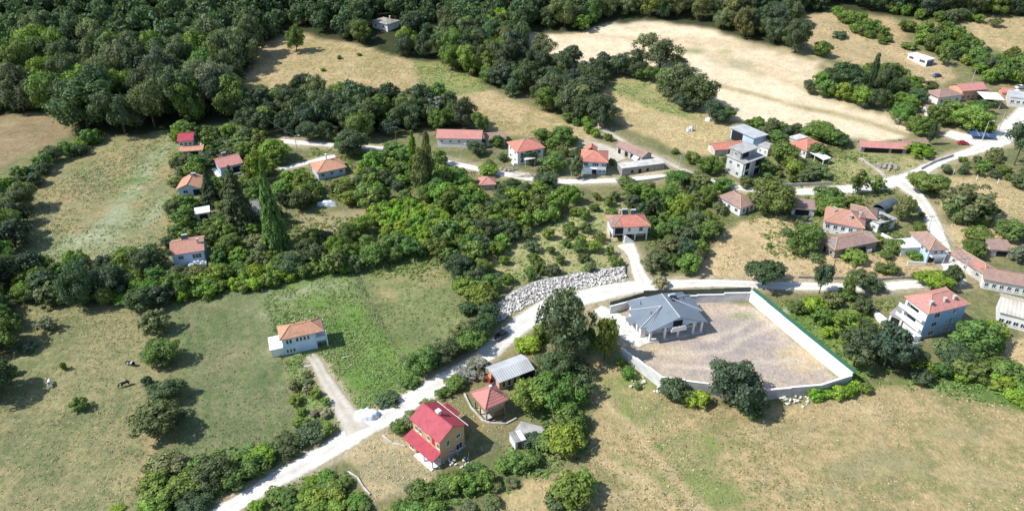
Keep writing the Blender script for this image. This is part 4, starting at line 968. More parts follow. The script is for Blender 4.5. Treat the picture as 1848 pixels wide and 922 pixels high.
h.walls(M['blue']); h.roof('hip', 1.4, M['tile_orange'], 0.5, x1=h.W + 1.6)
for u in (1.2, 2.0): h.win('F', u, 4.0, 0.7, 1.3, 1)
for u in (3.6, 4.5, 5.4, 6.3): h.win('F', u, 4.1, 0.7, 1.2, 1)
for u in (0.9, 1.7, 2.5): h.win('F', u, 1.2, 0.6, 1.2, 1)
h.slab('terrace_slab', -3.2, -0.3, 2.55, -0.003, 5.2, 2.8, M['white']); h.walls(M['white'], x0=-3.0, y0=0.2, x1=-0.01, y1=4.9, z1=2.54, name='terrace_base')
h.slab('balcony', h.W + 0.003, -0.2, 2.5, h.W + 2.6, 5.0, 2.7, M['white']); h.slab('balcony_railing', h.W + 0.003, -0.2, 2.703, h.W + 2.6, -0.1, 3.6, M['paleblue'])
h.walls(M['paleblue'], x0=h.W + 0.01, y0=2.0, x1=h.W + 2.6, y1=5.0, z1=2.49, name='balcony_base'); h.post(h.W + 2.5, 0.0, -0.2, 5.0, 0.14); h.post(h.W + 2.5, 4.8, 2.7, 5.0, 0.14)
h.chimney(h.W * .45, 3.4, 5.9, 7.2, 0.5, M['tile_old']); h.chimney(h.W * .8, 3.4, 5.9, 7.0, 0.4, M['tile_old'])
h = House('white_tool_shed', 'tiny white tool shed with a grey roof beside the concrete slab', 'shed', (930, 812), (949, 806), 3.0, 2.4)
h.walls(M['white']); h.roof('shed_x', -0.3, M['asbestos'], 0.15); h.door('F', 1.0)
h = House('clay_roofed_hut', 'small hut with a pinkish clay roof sunk among the orchard trees', 'hut', (868, 343), (893, 342), 5.0, 2.4, phrase='clay roofed hut')
h.walls(M['offwhite']); h.roof('hip', 1.4, M['tile_pink'], 0.5)
h = House('tin_hut', 'low rusty roofed hut at the right edge near the straw garden', 'hut', (1786, 462), (1822, 464), 5.0, 2.4)
h.walls(M['offwhite']); h.roof('shed_y', 0.6, M['tile_old'], 0.4); h.opening('F', 3, 0.1, 3, 1.8)

# ------------------------------------------------------------------ compound wall, fences, poles
def wall_run(root, a, b, h, mat, th=0.35, n=1, step=0.0, h0=None, name='wall_panel', cap=True, drop=0.6):
    """n wall panels from a to b in world coordinates, children of root, each one stepped down from the last"""
    ox, oy, oz = root.location
    for i in range(n):
        p = a + (b - a) * (i / n); q = a + (b - a) * ((i + 1) / n)
        d = (q - p); L = math.hypot(d.x, d.y); rz = math.atan2(d.y, d.x)
        hh = h + step * i
        z = min(hz(p.x, p.y), hz(q.x, q.y))
        o = MB().box(0.004, -th / 2, -drop, L - 0.004, th / 2, hh).obj(name, mat, root)
        o.location = (p.x - ox, p.y - oy, z - oz); o.rotation_euler = (0, 0, rz)
        if cap:
            c = MB().box(0.0, -th / 2 - 0.08, hh + 0.002, L, th / 2 + 0.08, hh + 0.14).obj('coping', M['white'], o)
def mesh_run(root, a, b, z0, h, mat, n, post=True):
    ox, oy, oz = root.location
    for i in range(n):
        p = a + (b - a) * (i / n); q = a + (b - a) * ((i + 1) / n)
        d = q - p; L = math.hypot(d.x, d.y); rz = math.atan2(d.y, d.x); z = hz(p.x, p.y)
        o = MB().box(0.05, -0.02, z0, L - 0.05, 0.02, z0 + h).obj('mesh_panel', mat, root)
        o.location = (p.x - ox, p.y - oy, z - oz); o.rotation_euler = (0, 0, rz)
        if post:
            o = MB().tube((0, 0, z0 - 0.1), (0, 0, z0 + h + 0.1), 0.05, n=6).obj('post', mat, root)
            o.location = (p.x - ox, p.y - oy, z - oz)
CW = [at(1100, 566), at(1160, 549), at(1352, 543), at(1532, 694), at(1478, 711), at(1366, 722), at(1275, 712), at(1192, 700), at(1124, 646)]
c0 = CW[0]
r = empty('compound_back_wall', (CW[1].x, CW[1].y, CW[1].z), 0, 'grey back wall of the compound with stepped white coping and dark mesh fence', 'wall')
wall_run(r, CW[0], CW[1], 2.4, M['wallwhite'], n=2)
wall_run(r, CW[1], CW[2], 2.2, M['wallwhite'], n=4, step=0.22)
mesh_run(r, CW[0] + Vector((0, .5, 0)), CW[1] + Vector((0, .5, 0)), 0.3, 3.3, M['greymesh'], 3)
mesh_run(r, CW[1] + Vector((0, .5, 0)), CW[2] + Vector((0, .5, 0)), 0.3, 3.9, M['greymesh'], 8)
r = empty('compound_side_wall', tuple(CW[2]), 0, 'long whitewashed compound wall with a green mesh fence on its right side', 'wall')
wall_run(r, CW[2], CW[3], 3.5, M['white'], n=6)
mesh_run(r, CW[2] + Vector((.5, 0, 0)), CW[3] + Vector((.5, 0, 0)), 2.6, 2.0, M['greenmesh'], 12)
r = empty('compound_front_wall', tuple(CW[4]), 0, 'grey concrete front wall of the compound with white coping above the dry grassland', 'wall')
for a, b, hh in ((3, 4, 3.0), (4, 5, 3.0), (5, 6, 3.2), (6, 7, 3.4)): wall_run(r, CW[a], CW[b], hh, M['concrete'], n=2)
r = empty('compound_left_wall', tuple(CW[7]), 0, 'sunlit whitewashed compound wall below the forecourt of the slate roofed house', 'wall')
wall_run(r, CW[7], CW[8], 3.3, M['wallwhite'], n=3, step=-0.3)
LANDMARKS += [('white walled compound', 1330, 705), ('green mesh compound wall', 1460, 640)]
for i in range(len(CW) - 1):
    for t in np.linspace(0, 1, 14):
        q = CW[i] + (CW[i + 1] - CW[i]) * t; NOGO.append((q.x, q.y, 1.6))
SHIELD += [(1340, 545, 1530, 690, 700), (1195, 560, 1420, 690, 720), (1170, 520, 1350, 560, 560)]

def garden_wall(label, pts, h, mat, phrase=None, th=0.3, name='garden_wall'):
    P = [at(*p) for p in pts]
    r = empty(name, tuple(P[0]), 0, label, 'wall')
    for a, b in zip(P, P[1:]): wall_run(r, a, b, h, mat, th, max(1, int((b - a).length / 5)), cap=False)
    for a, b in zip(P, P[1:]):
        for t in np.linspace(0, 1, 6): q = a + (b - a) * t; NOGO.append((q.x, q.y, 1.2))
garden_wall('low pale wall around the yard of the small pyramid roofed house', [(838, 712), (850, 736), (872, 760), (884, 764), (912, 766), (932, 756)], 0.5, M['offwhite'])
garden_wall('low broken pale kerb wall beside the dry lot', [(628, 852), (645, 862), (656, 880), (668, 893)], 0.4, M['offwhite'])
garden_wall('low pale wall running from the dry lot to the crimson roofed house', [(690, 786), (708, 800), (732, 806)], 0.35, M['offwhite'])
garden_wall('grey retaining wall along the village street below the pines', [(1400, 338), (1440, 336), (1500, 333)], 1.2, M['concrete'])
garden_wall('low stone wall behind the lower road beside the straw field', [(1440, 502), (1520, 504), (1590, 506), (1650, 502)], 0.9, M['stone'])
garden_wall('long white wall in front of the cream roofed barn', [(1790, 494), (1830, 500), (1870, 506)], 1.4, M['white'])
garden_wall('white garden wall below the balcony house', [(1590, 425), (1612, 436), (1625, 442)], 1.0, M['white'])
garden_wall('white roadside wall below the long grey stone ruin', [(1120, 334), (1160, 330), (1205, 322)], 1.3, M['white'])
garden_wall('dark grey roadside kerb wall by the junction', [(1662, 306), (1690, 292), (1720, 282)], 0.9, M['concrete'])
o = MB().slab([tuple(at(*p) + Vector((0, 0, 0.12))) for p in ((918, 792), (962, 800), (985, 772), (940, 760))], 0.5).obj('concrete_slab', M['concrete'])
tag(o, 'bare grey concrete slab with rubble right of the small pyramid roofed house', 'slab')
q = at(950, 782); NOGO.append((q.x, q.y, 5.5)); SHIELD.append((915, 760, 985, 808, 815))
o = MB().slab([tuple(at(*p) + Vector((0, 0, 1.1))) for p in ((1568, 560), (1590, 573), (1600, 582), (1588, 585))], 1.5).obj('terrace_block', M['white'])
tag(o, 'white terrace block left of the tall pale blue house', 'terrace')

def post_fence(label, pts, step, h, mat, r=0.09, wires=2, name='post_fence', group=None):
    P = [at(*p) for p in pts]
    root = empty(name, tuple(P[0]), 0, label, 'fence')
    ox, oy, oz = P[0]; tops = []
    me = shared(('fpost', h, r, mat.name), lambda: MB().tube((0, 0, -0.3), (0, 0, h), r * 1.15, r, 6).mesh('post', mat))
    for a, b in zip(P, P[1:]):
        n = max(1, int((b - a).length / step))
        for i in range(n):
            q = a + (b - a) * (i / n); z = hz(q.x, q.y)
            o = bpy.data.objects.new('post', me); o.location = (q.x - ox, q.y - oy, z - oz); o.rotation_euler = (random.uniform(-.06, .06), random.uniform(-.06, .06), random.random())
            link(o, root); tops.append(Vector((q.x - ox, q.y - oy, z - oz)))
    for k in range(wires):
        m = MB(); z = h * (0.45 + 0.45 * k)
        for a, b in zip(tops, tops[1:]): m.tube((a.x, a.y, a.z + z), (b.x, b.y, b.z + z), 0.018, n=4)
        m.obj('wire', M['wire'], root)
post_fence('row of white concrete posts along the tan field at the right edge', [(1720, 315), (1762, 325), (1800, 332), (1845, 338), (1880, 344)], 4.0, 2.0, M['white'], 0.13)
post_fence('thin post fence between the weedy lot and the mown grazing lot', [(632, 492), (652, 524), (672, 560), (690, 592), (712, 630), (738, 664), (750, 684)], 3.4, 1.4, M['pole'])
post_fence('wooden post fence along the left of the weedy lot', [(474, 528), (490, 580), (510, 640), (524, 700), (538, 768)], 4.5, 1.3, M['wood'])
post_fence('thin garden fence right of the crimson roofed house', [(846, 824), (870, 814), (903, 806), (926, 800)], 3.5, 1.4, M['pole'])
post_fence('roadside fence posts in front of the crimson roofed house', [(700, 782), (716, 770), (760, 738), (800, 716)], 4.0, 1.3, M['white'])
post_fence('thin post fence beside the diagonal field lane', [(1104, 236), (1150, 262), (1200, 286), (1228, 300)], 5.0, 1.4, M['pole'])

def pole(label, base, h, r=0.16, mat='pole', lean=(0, 0), lamp=False, arm=True, group=None, name='utility_pole'):
    p = at(*base)
    root = empty(name, tuple(p), 0, label, 'lamp post' if lamp else 'pole', group)
    t = Vector((lean[0] * h, lean[1] * h, h))
    MB().tube((0, 0, -0.4), t, r, r * 0.6, 8).obj('shaft', M[mat], root)
    if lamp:
        MB().tube(t, t + Vector((1.4, -0.3, 0.35)), 0.06, n=6).obj('arm', M['pole'], root)
        MB().box(t.x + 1.2, t.y - 0.45, t.z + 0.22, t.x + 2.0, t.y - 0.1, t.z + 0.42).obj('lamp_head', M['lamp'], root)
    elif arm:
        MB().box(t.x - 0.8, t.y - 0.06, t.z - 0.5, t.x + 0.8, t.y + 0.06, t.z - 0.36).obj('crossarm', M['wood'], root)
        for dx in (-0.7, 0.0, 0.7): MB().tube((t.x + dx, t.y, t.z - 0.358), (t.x + dx, t.y, t.z - 0.1), 0.06, n=6).obj('insulator', M['white'], root)
    return p + t
pt1 = pole('pale street lamp at the upper left end of the village street', (538, 283), 8.5, lamp=True, name='street_lamp')
pt2 = pole('dark pole at the forest edge above the village street', (716, 266), 8.5, mat='wood')
pt3 = pole('street lamp beside the village street right of the poplars', (833, 294), 7.5, lamp=True, name='street_lamp')
pt4 = pole('slim pole among trees left of the red roofed balcony villa', (1031, 322), 8.0)
pt5 = pole('short pale pole beside the diagonal field lane', (1226, 303), 5.5)
pt6 = pole('grey pole leaning over the straight side street', (1668, 446), 9.5, lean=(0.10, 0.30))
pt7 = pole('thin dark pole standing in the straw field', (1499, 502), 6.5, mat='wood')
pt8 = pole('leaning grey pole at the foot of the straight side street', (1731, 520), 9.0, lean=(0.08, 0.22))
pt9 = pole('pale street lamp beside the white gravel yard', (1772, 254), 8.0, lamp=True, name='street_lamp')
pt10 = pole('pale concrete pole beside the upper right road', (1802, 236), 9.0)
pt11 = pole('light pole on the dry slope above the orange gabled house', (1750, 158), 9.0)
m = MB()
def sag(a, b, s=1.2):
    pr = None
    for i in range(9):
        t = i / 8; q = a.lerp(b, t); q.z -= s * 4 * t * (1 - t)
        if pr is not None: m.tube(pr, q, 0.05, n=4)
        pr = q
sag(Vector(pt1), Vector(at(430, 205)) + Vector((0, 0, 8))); sag(Vector(pt2), Vector(pt3)); sag(Vector(pt3), Vector(pt4), 1.8); sag(Vector(pt6), Vector(pt8), 1.0); sag(Vector(pt9), Vector(pt10), .8); sag(Vector(pt10), Vector(pt11), 1.4); sag(Vector(pt8), Vector(pt7), 3.0)
tag(m.obj('overhead_wire', M['wire']), 'pale overhead wire strung between the village poles', 'wire')

# ------------------------------------------------------------------ rubble rock bank along the gravel road
def rock_mesh(seed, mat, flat=0.75):
    r_ = random.Random(seed)
    t = (1 + 5 ** .5) / 2
    vs = [Vector(q).normalized() for q in ((-1, t, 0), (1, t, 0), (-1, -t, 0), (1, -t, 0), (0, -1, t), (0, 1, t), (0, -1, -t), (0, 1, -t), (t, 0, -1), (t, 0, 1), (-t, 0, -1), (-t, 0, 1))]
    fs = [(0, 11, 5), (0, 5, 1), (0, 1, 7), (0, 7, 10), (0, 10, 11), (1, 5, 9), (5, 11, 4), (11, 10, 2), (10, 7, 6), (7, 1, 8), (3, 9, 4), (3, 4, 2), (3, 2, 6), (3, 6, 8), (3, 8, 9), (4, 9, 5), (2, 4, 11), (6, 2, 10), (8, 6, 7), (9, 8, 1)]
    vs = [(v.x * r_.uniform(.35, .6), v.y * r_.uniform(.35, .55), v.z * flat * r_.uniform(.3, .55)) for v in vs]
    return MB().add(vs, fs).mesh('boulder', mat)
ROCKS = [rock_mesh(i, M['rock']) for i in range(6)]
up = [at(*p) for p in ((893, 560), (905, 548), (930, 530), (970, 513), (1030, 502), (1080, 493), (1128, 486))]
dn = [at(*p) for p in ((893, 583), (915, 573), (945, 556), (985, 538), (1035, 524), (1085, 514), (1130, 507))]
root = empty('rock_bank', tuple(dn[3]), 0, 'long bank of pale limestone boulders along the upper edge of the gravel road', 'rock bank')
cnt = 0; extra = MB()
S_ = [0]
for a, b in zip(up, up[1:]): S_.append(S_[-1] + (b - a).length)
def along(line, s):
    for i in range(len(S_) - 1):
        if s <= S_[i + 1]:
            t = (s - S_[i]) / (S_[i + 1] - S_[i]); return line[i].lerp(line[i + 1], t)
    return line[-1]
m = MB(); PU = [along(up, S_[-1] * k / 40) for k in range(41)]; PD = [along(dn, S_[-1] * k / 40) for k in range(41)]
vs = []
for a, b in zip(PU, PD): vs += [(b.x - root.location.x, b.y - root.location.y, b.z - root.location.z - .1), (a.x - root.location.x, a.y - root.location.y, a.z - root.location.z + .85), (a.x - root.location.x, a.y - root.location.y + 1.2, a.z - root.location.z + .7)]
m.add(vs, [(3 * k, 3 * k + 3, 3 * k + 4, 3 * k + 1) for k in range(40)] + [(3 * k + 1, 3 * k + 4, 3 * k + 5, 3 * k + 2) for k in range(40)])
m.obj('bank_fill', M['stone'], root)
for k in range(1050):
    s = random.random() * S_[-1]; v = random.random()
    a, b = along(up, s), along(dn, s)
    q = b.lerp(a, v); z = hz(q.x, q.y) + .95 * v
    sc = random.choice((.42, .5, .6, .75, 1.0)) * random.uniform(.9, 1.15)
    rot = (random.uniform(-.6, .6), random.uniform(-.6, .6), random.uniform(0, 6.28))
    loc = Vector((q.x, q.y, z + 0.12)) - root.location
    if cnt < 300:
        o = bpy.data.objects.new('boulder', ROCKS[k % 6]); o.location = loc; o.rotation_euler = rot; o.scale = (sc, sc, sc); link(o, root); cnt += 1
    else:
        mat_ = Matrix.Translation(loc) @ Euler(rot).to_matrix().to_4x4() @ Matrix.Scale(sc * .8, 4)
        extra.add([mat_ @ v_.co for v_ in ROCKS[k % 6].vertices], [tuple(p.vertices) for p in ROCKS[k % 6].polygons])
o = extra.obj('small_boulders', M['rock'], root); o['kind'] = 'stuff'
LANDMARKS.append(('pale boulder bank', 1010, 520))
for a, b in zip(PU[::2], PD[::2]): NOGO.append(((a.x + b.x) / 2, (a.y + b.y) / 2, 3.0))
SHIELD.append((900, 500, 1128, 560, 560))
def rock_pile(name, label, cat, px, py, rad, n, mat, s0=0.6, s1=1.4, hgt=0.8, part='boulder'):
    p = at(px, py); r_ = empty(name, tuple(p), 0, label, cat); ms = [rock_mesh(40 + i, mat) for i in range(4)]
    for k in range(n):
        a_, d_ = random.random() * 6.28, rad * math.sqrt(random.random())
        o = bpy.data.objects.new(part, ms[k % 4]); sc = random.uniform(s0, s1)
        o.location = (d_ * math.cos(a_) * 1.5, d_ * math.sin(a_), hgt * (1 - d_ / rad) + .15 * sc); o.scale = (sc, sc, sc); o.rotation_euler = (random.random(), random.random(), random.random() * 6); link(o, r_)
    NOGO.append((p.x, p.y, rad * 1.6))
rock_pile('stone_heap', 'grey heap of stones in the rough grass near the footpath', 'stone heap', 1600, 302, 3.0, 40, M['stone'], 0.8, 1.6)
rock_pile('stone_heap', 'pale stone heap beside the lowest bend of the compound wall', 'stone heap', 1436, 722, 2.4, 30, M['rock'], 0.5, 1.1, 0.4)
rock_pile('stone_heap', 'scattered pale stones outside the left compound wall', 'stone heap', 1168, 694, 3.2, 30, M['rock'], 0.4, 1.0, 0.3)
rock_pile('rubble_heap', 'red brick rubble heap left of the tall pale blue house', 'rubble heap', 1598, 600, 2.2, 36, M['pink'], 0.4, 0.9, 0.5)
rock_pile('rubble_heap', 'grey rubble heap below the tan house porch', 'rubble heap', 822, 832, 2.0, 26, M['rock'], 0.4, 0.9, 0.4)
rock_pile('rubble_heap', 'pale rubble by the white villa yard beside the village street', 'rubble heap', 915, 307, 2.6, 30, M['stone'], 0.5, 1.1, 0.6)

def sheet_heap(name, label, cat, px, py, lx, ly, hgt, mat, seed):
    """crumpled sheeting draped over a pile"""
    p = at(px, py); n = 22; v = []; f = []
    for j in range(n + 1):
        for i in range(n + 1):
            x, y = (i / n - .5) * 2, (j / n - .5) * 2
            rr = max(0, 1 - (abs(x) ** 2.6 + abs(y) ** 2.6))
            z = hgt * rr ** .55 * (0.72 + 0.42 * float(vnoise(x * 2.3 + seed, y * 2.3, seed))) + 0.18 * hgt * float(vnoise(x * 7, y * 7 + seed, seed)) * (rr > 0)
            v.append((x * lx / 2 + .2 * float(vnoise(y * 4, x * 4, seed)), y * ly / 2, max(z, 0) - (0.08 if rr <= 0 else 0)))
    f = [(j * (n + 1) + i, j * (n + 1) + i + 1, (j + 1) * (n + 1) + i + 1, (j + 1) * (n + 1) + i) for j in range(n) for i in range(n)]
    o = link(bpy.data.objects.new(name, np_mesh(name, v, np.array(f), mat))); o.location = p
    tag(o, label, cat); NOGO.append((p.x, p.y, max(lx, ly) * .55)); return p
sheet_heap('sheeting_heap', 'heap covered with white sheeting at the corner of track and gravel road', 'covered heap', 662, 750, 5.6, 3.6, 1.6, M['tarp'], 3)
sheet_heap('sheeting_heap', 'long row of white sheeting among the trees in the shaded clearing', 'covered heap', 590, 370, 7.0, 2.2, 1.6, M['tarp'], 5)
sheet_heap('hay_cover', 'small grey covered haystack standing in the hay meadow', 'haystack', 1245, 236, 3.0, 2.6, 2.0, M['greysheet'], 9)
sheet_heap('white_bags', 'pile of white bags beside the forest edge of the hay meadow', 'bags', 1278, 218, 2.6, 2.0, 1.6, M['tarp'], 11)
sheet_heap('white_bags', 'white bags heaped behind the grey workshop in the upper right corner', 'bags', 1828, 168, 7.0, 3.0, 1.8, M['tarp'], 13)
sheet_heap('earth_mound', 'mound of brown earth beside the village street below the white villa', 'mound', 940, 318, 9.0, 2.6, 1.2, M['lane'], 17)
LANDMARKS.append(('white sheeting heap by the track', 662, 750)); LANDMARKS.append(('white sheeting in the shaded clearing', 590, 372))
# timber and litter in the yards
for px, py, lab in ((624, 644, 'white board lying in the weedy lot'), (556, 660, 'white board lying beside the farm track top')):
    p = at(px, py); o = MB().box(-1.0, -.12, 0.02, 1.0, .12, .10).obj('board', M['white']); o.location = p; o.rotation_euler = (0, 0, .4); tag(o, lab, 'board')

# ------------------------------------------------------------------ vehicles
def car(label, px, py, rz, mat, L=4.3, Wd=1.75, roofz=1.45, cat='car', name='parked_car'):
    p = at(px, py); root = empty(name, (p.x, p.y, p.z + 0.06), rz, label, cat)
    prof = [(-L / 2, .35), (-L / 2 + .05, .75), (-L / 2 + .9, .92), (L / 2 - .35, .95), (L / 2, .7), (L / 2 - .02, .35)]
    m = MB(); n = len(prof)
    m.add([(x, -Wd / 2, z) for x, z in prof] + [(x, Wd / 2, z) for x, z in prof], [tuple(range(n)), tuple(range(2 * n - 1, n - 1, -1))] + [(i, i + n, (i + 1) % n + n, (i + 1) % n) for i in range(n)])
    m.obj('body', mat, root)
    cab = [(-L / 2 + .95, .925), (-L / 2 + 1.65, roofz - .04), (L / 2 - 1.1, roofz - .04), (L / 2 - .45, .95)]
    m = MB(); w0, w1 = Wd / 2 - .08, Wd / 2 - .24
    m.add([(x, -(w0 if i in (0, 3) else w1), z) for i, (x, z) in enumerate(cab)] + [(x, (w0 if i in (0, 3) else w1), z) for i, (x, z) in enumerate(cab)],
          [(0, 1, 2, 3), (7, 6, 5, 4), (0, 4, 5, 1), (1, 5, 6, 2), (2, 6, 7, 3)])
    m.obj('windows', M['glass'], root)
    MB().box(-L / 2 + 1.6, -w1 - .02, roofz - .03, L / 2 - 1.08, w1 + .02, roofz + .03).obj('roof', mat, root)
    for sx in (-L / 2 + .8, L / 2 - .8):
        for sy in (-1, 1):
            o = MB().tube((sx, sy * (Wd / 2 - .2), .32), (sx, sy * (Wd / 2 + .02), .32), .32, n=12).obj('wheel', M['tyre'], root)
            MB().tube((sx, sy * (Wd / 2 + .021), .32), (sx, sy * (Wd / 2 + .04), .32), .18, n=8).obj('rim', M['pole'], o)
    for sy in (-.6, .6): MB().box(-L / 2 - .02, sy - .18, .62, -L / 2 + .06, sy + .18, .76).obj('headlight', M['lamp'], root)
    NOGO.append((p.x, p.y, 3)); SHIELD.append((px - 12, py - 12, px + 12, py + 3, py + 4))
car('dark grey hatchback parked in tree shade on the gravel road', 904, 608, R(48), M['grey_paint'])
car('small red car parked on the white gravel yard', 1737, 261, R(172), M['red'], 4.0)
car('white car parked behind the grey workshop in the upper right corner', 1840, 160, R(10), M['white'], 4.2)
car('dark blue car half hidden beside the trees below the long white prefab shed', 1690, 139, R(15), M['bluesheet'], 4.2)
LANDMARKS.append(('red car', 1737, 262))
# blue roofed car port beside the yard
h = House('blue_car_port', 'blue sheeted car port on posts beside the white gravel yard', 'car port', (1752, 252), (1795, 254), 6.0, 1.6, keep=True)
h.roof('shed_y', 0.7, M['bluesheet'], 0.2)
for x, y in ((.2, .2), (h.W / 2, .2), (h.W - .2, .2), (.2, h.D - .2), (h.W - .2, h.D - .2)): h.post(x, y, -.3, 1.62, .07, M['pole'])
for k in range(3): MB().box(h.W * (.3 + .2 * k), -.1, 1.86, h.W * (.3 + .2 * k) + .12, h.D, 1.9).obj('strip', M['pole'], h.root).rotation_euler = (math.atan2(.7, h.D + .4), 0, 0)

# ------------------------------------------------------------------ cows
def cow_material(name, scale, thr, seed):
    m, nt, b = new_mat(name)
    tc = N(nt, 'ShaderNodeTexCoord'); mp = N(nt, 'ShaderNodeMapping'); mp.inputs['Location'].default_value = (seed, seed * 2, 0)
    nt.links.new(tc.outputs['Object'], mp.inputs[0])
    c = mixc(nt, (0.015, 0.014, 0.014), (0.72, 0.70, 0.66), ramp(nt, noise(nt, mp.outputs[0], scale, 1), thr, thr + .03))
    nt.links.new(c, b.inputs['Base Color']); b.inputs['Roughness'].default_value = .8
    return m
def cow(label, px, py, rz, thr, seed, graze=True):
    p = at(px, py)
    pts = [((-.75, 0, 1.18), .34), ((-.3, 0, 1.12), .40), ((.3, 0, 1.1), .39), ((.78, 0, 1.2), .33), ((1.12, 0, 1.18), .22),
           ((1.42, 0, .80 if graze else 1.45), .17), ((1.62, 0, .38 if graze else 1.5), .11), ((1.7, 0, .16 if graze else 1.42), .08)]
    ed = [(i, i + 1) for i in range(7)]
    for sx, r0 in ((-.72, 0), (.72, 3)):
        for sy in (-1, 1):
            b0 = len(pts); back = sx < 0
            pts += [((sx + (-.06 if back else 0), sy * .24, .78), .17), ((sx + (.08 if back else .02), sy * .25, .52), .10), ((sx + (-.10 if back else 0), sy * .25, .34), .075), ((sx + (-.06 if back else .02), sy * .25, .02), .07)]
            ed += [(r0, b0), (b0, b0 + 1), (b0 + 1, b0 + 2), (b0 + 2, b0 + 3)]
    for sy in (-1, 1):
        b0 = len(pts); e = pts[5][0]; pts.append(((e[0] + .04, sy * .24, e[2] + .05), .05)); ed.append((5, b0))
    b0 = len(pts); pts += [((-1.08, 0, 1.15), .05), ((-1.14, 0, .55), .03)]; ed += [(0, b0), (b0, b0 + 1)]
    me = bpy.data.meshes.new('cow'); me.from_pydata([q[0] for q in pts], ed, []); me.update()
    o = link(bpy.data.objects.new('cow', me)); o.location = p; o.rotation_euler = (0, 0, rz)
    md = o.modifiers.new('skin', 'SKIN')
    for i, (q, r_) in enumerate(pts): me.skin_vertices[0].data[i].radius = (r_, r_)
    me.skin_vertices[0].data[1].use_root = True
    o.modifiers.new('smooth', 'SUBSURF').levels = 1
    me.materials.append(cow_material('cow_hide', 1.3, thr, seed))
    tag(o, label, 'cow', 'cows grazing in the pasture'); NOGO.append((p.x, p.y, 4)); SHIELD.append((px - 10, py - 12, px + 10, py + 3, py + 3))
cow('white fronted black cow grazing near the shrub row, farthest of the three', 238, 660, R(165), .5, 2.0)
cow('mostly white cow grazing at the left of the pasture', 91, 696, R(115), .38, 5.3)
cow('mostly black cow with a white back grazing nearest the shrub row', 227, 696, R(215), .60, 8.1)
LANDMARKS += [('left cow pasture', 150, 660)]

# ------------------------------------------------------------------ vegetation: crown, trunk and tuft meshes
def leaf_quads(P, Nn, size, tone, rg, tilt=0.55, bend=True):
    """one leaf spray (a bent quad) per point P facing roughly Nn"""
    n = len(P)
    Nn = Nn + rg.normal(0, tilt, (n, 3)); Nn /= np.linalg.norm(Nn, axis=1)[:, None] + 1e-9
    t = np.cross(Nn, rg.normal(0, 1, (n, 3))); t /= np.linalg.norm(t, axis=1)[:, None] + 1e-9
    b = np.cross(Nn, t)
    s = (size * rg.uniform(0.65, 1.35, n))[:, None]
    asp = rg.uniform(0.55, 0.95, n)[:, None]
    k1 = rg.uniform(.5, 1.0, (n, 1)); k2 = rg.uniform(.5, 1.0, (n, 1))
    v = np.stack([P - t * s, P - b * s * asp * k1 + Nn * s * .25, P + t * s, P + b * s * asp * k2 + Nn * s * .25], 1).reshape(-1, 3)
    f = np.arange(4 * n).reshape(n, 4)
    return v, f, np.repeat(tone, 1)

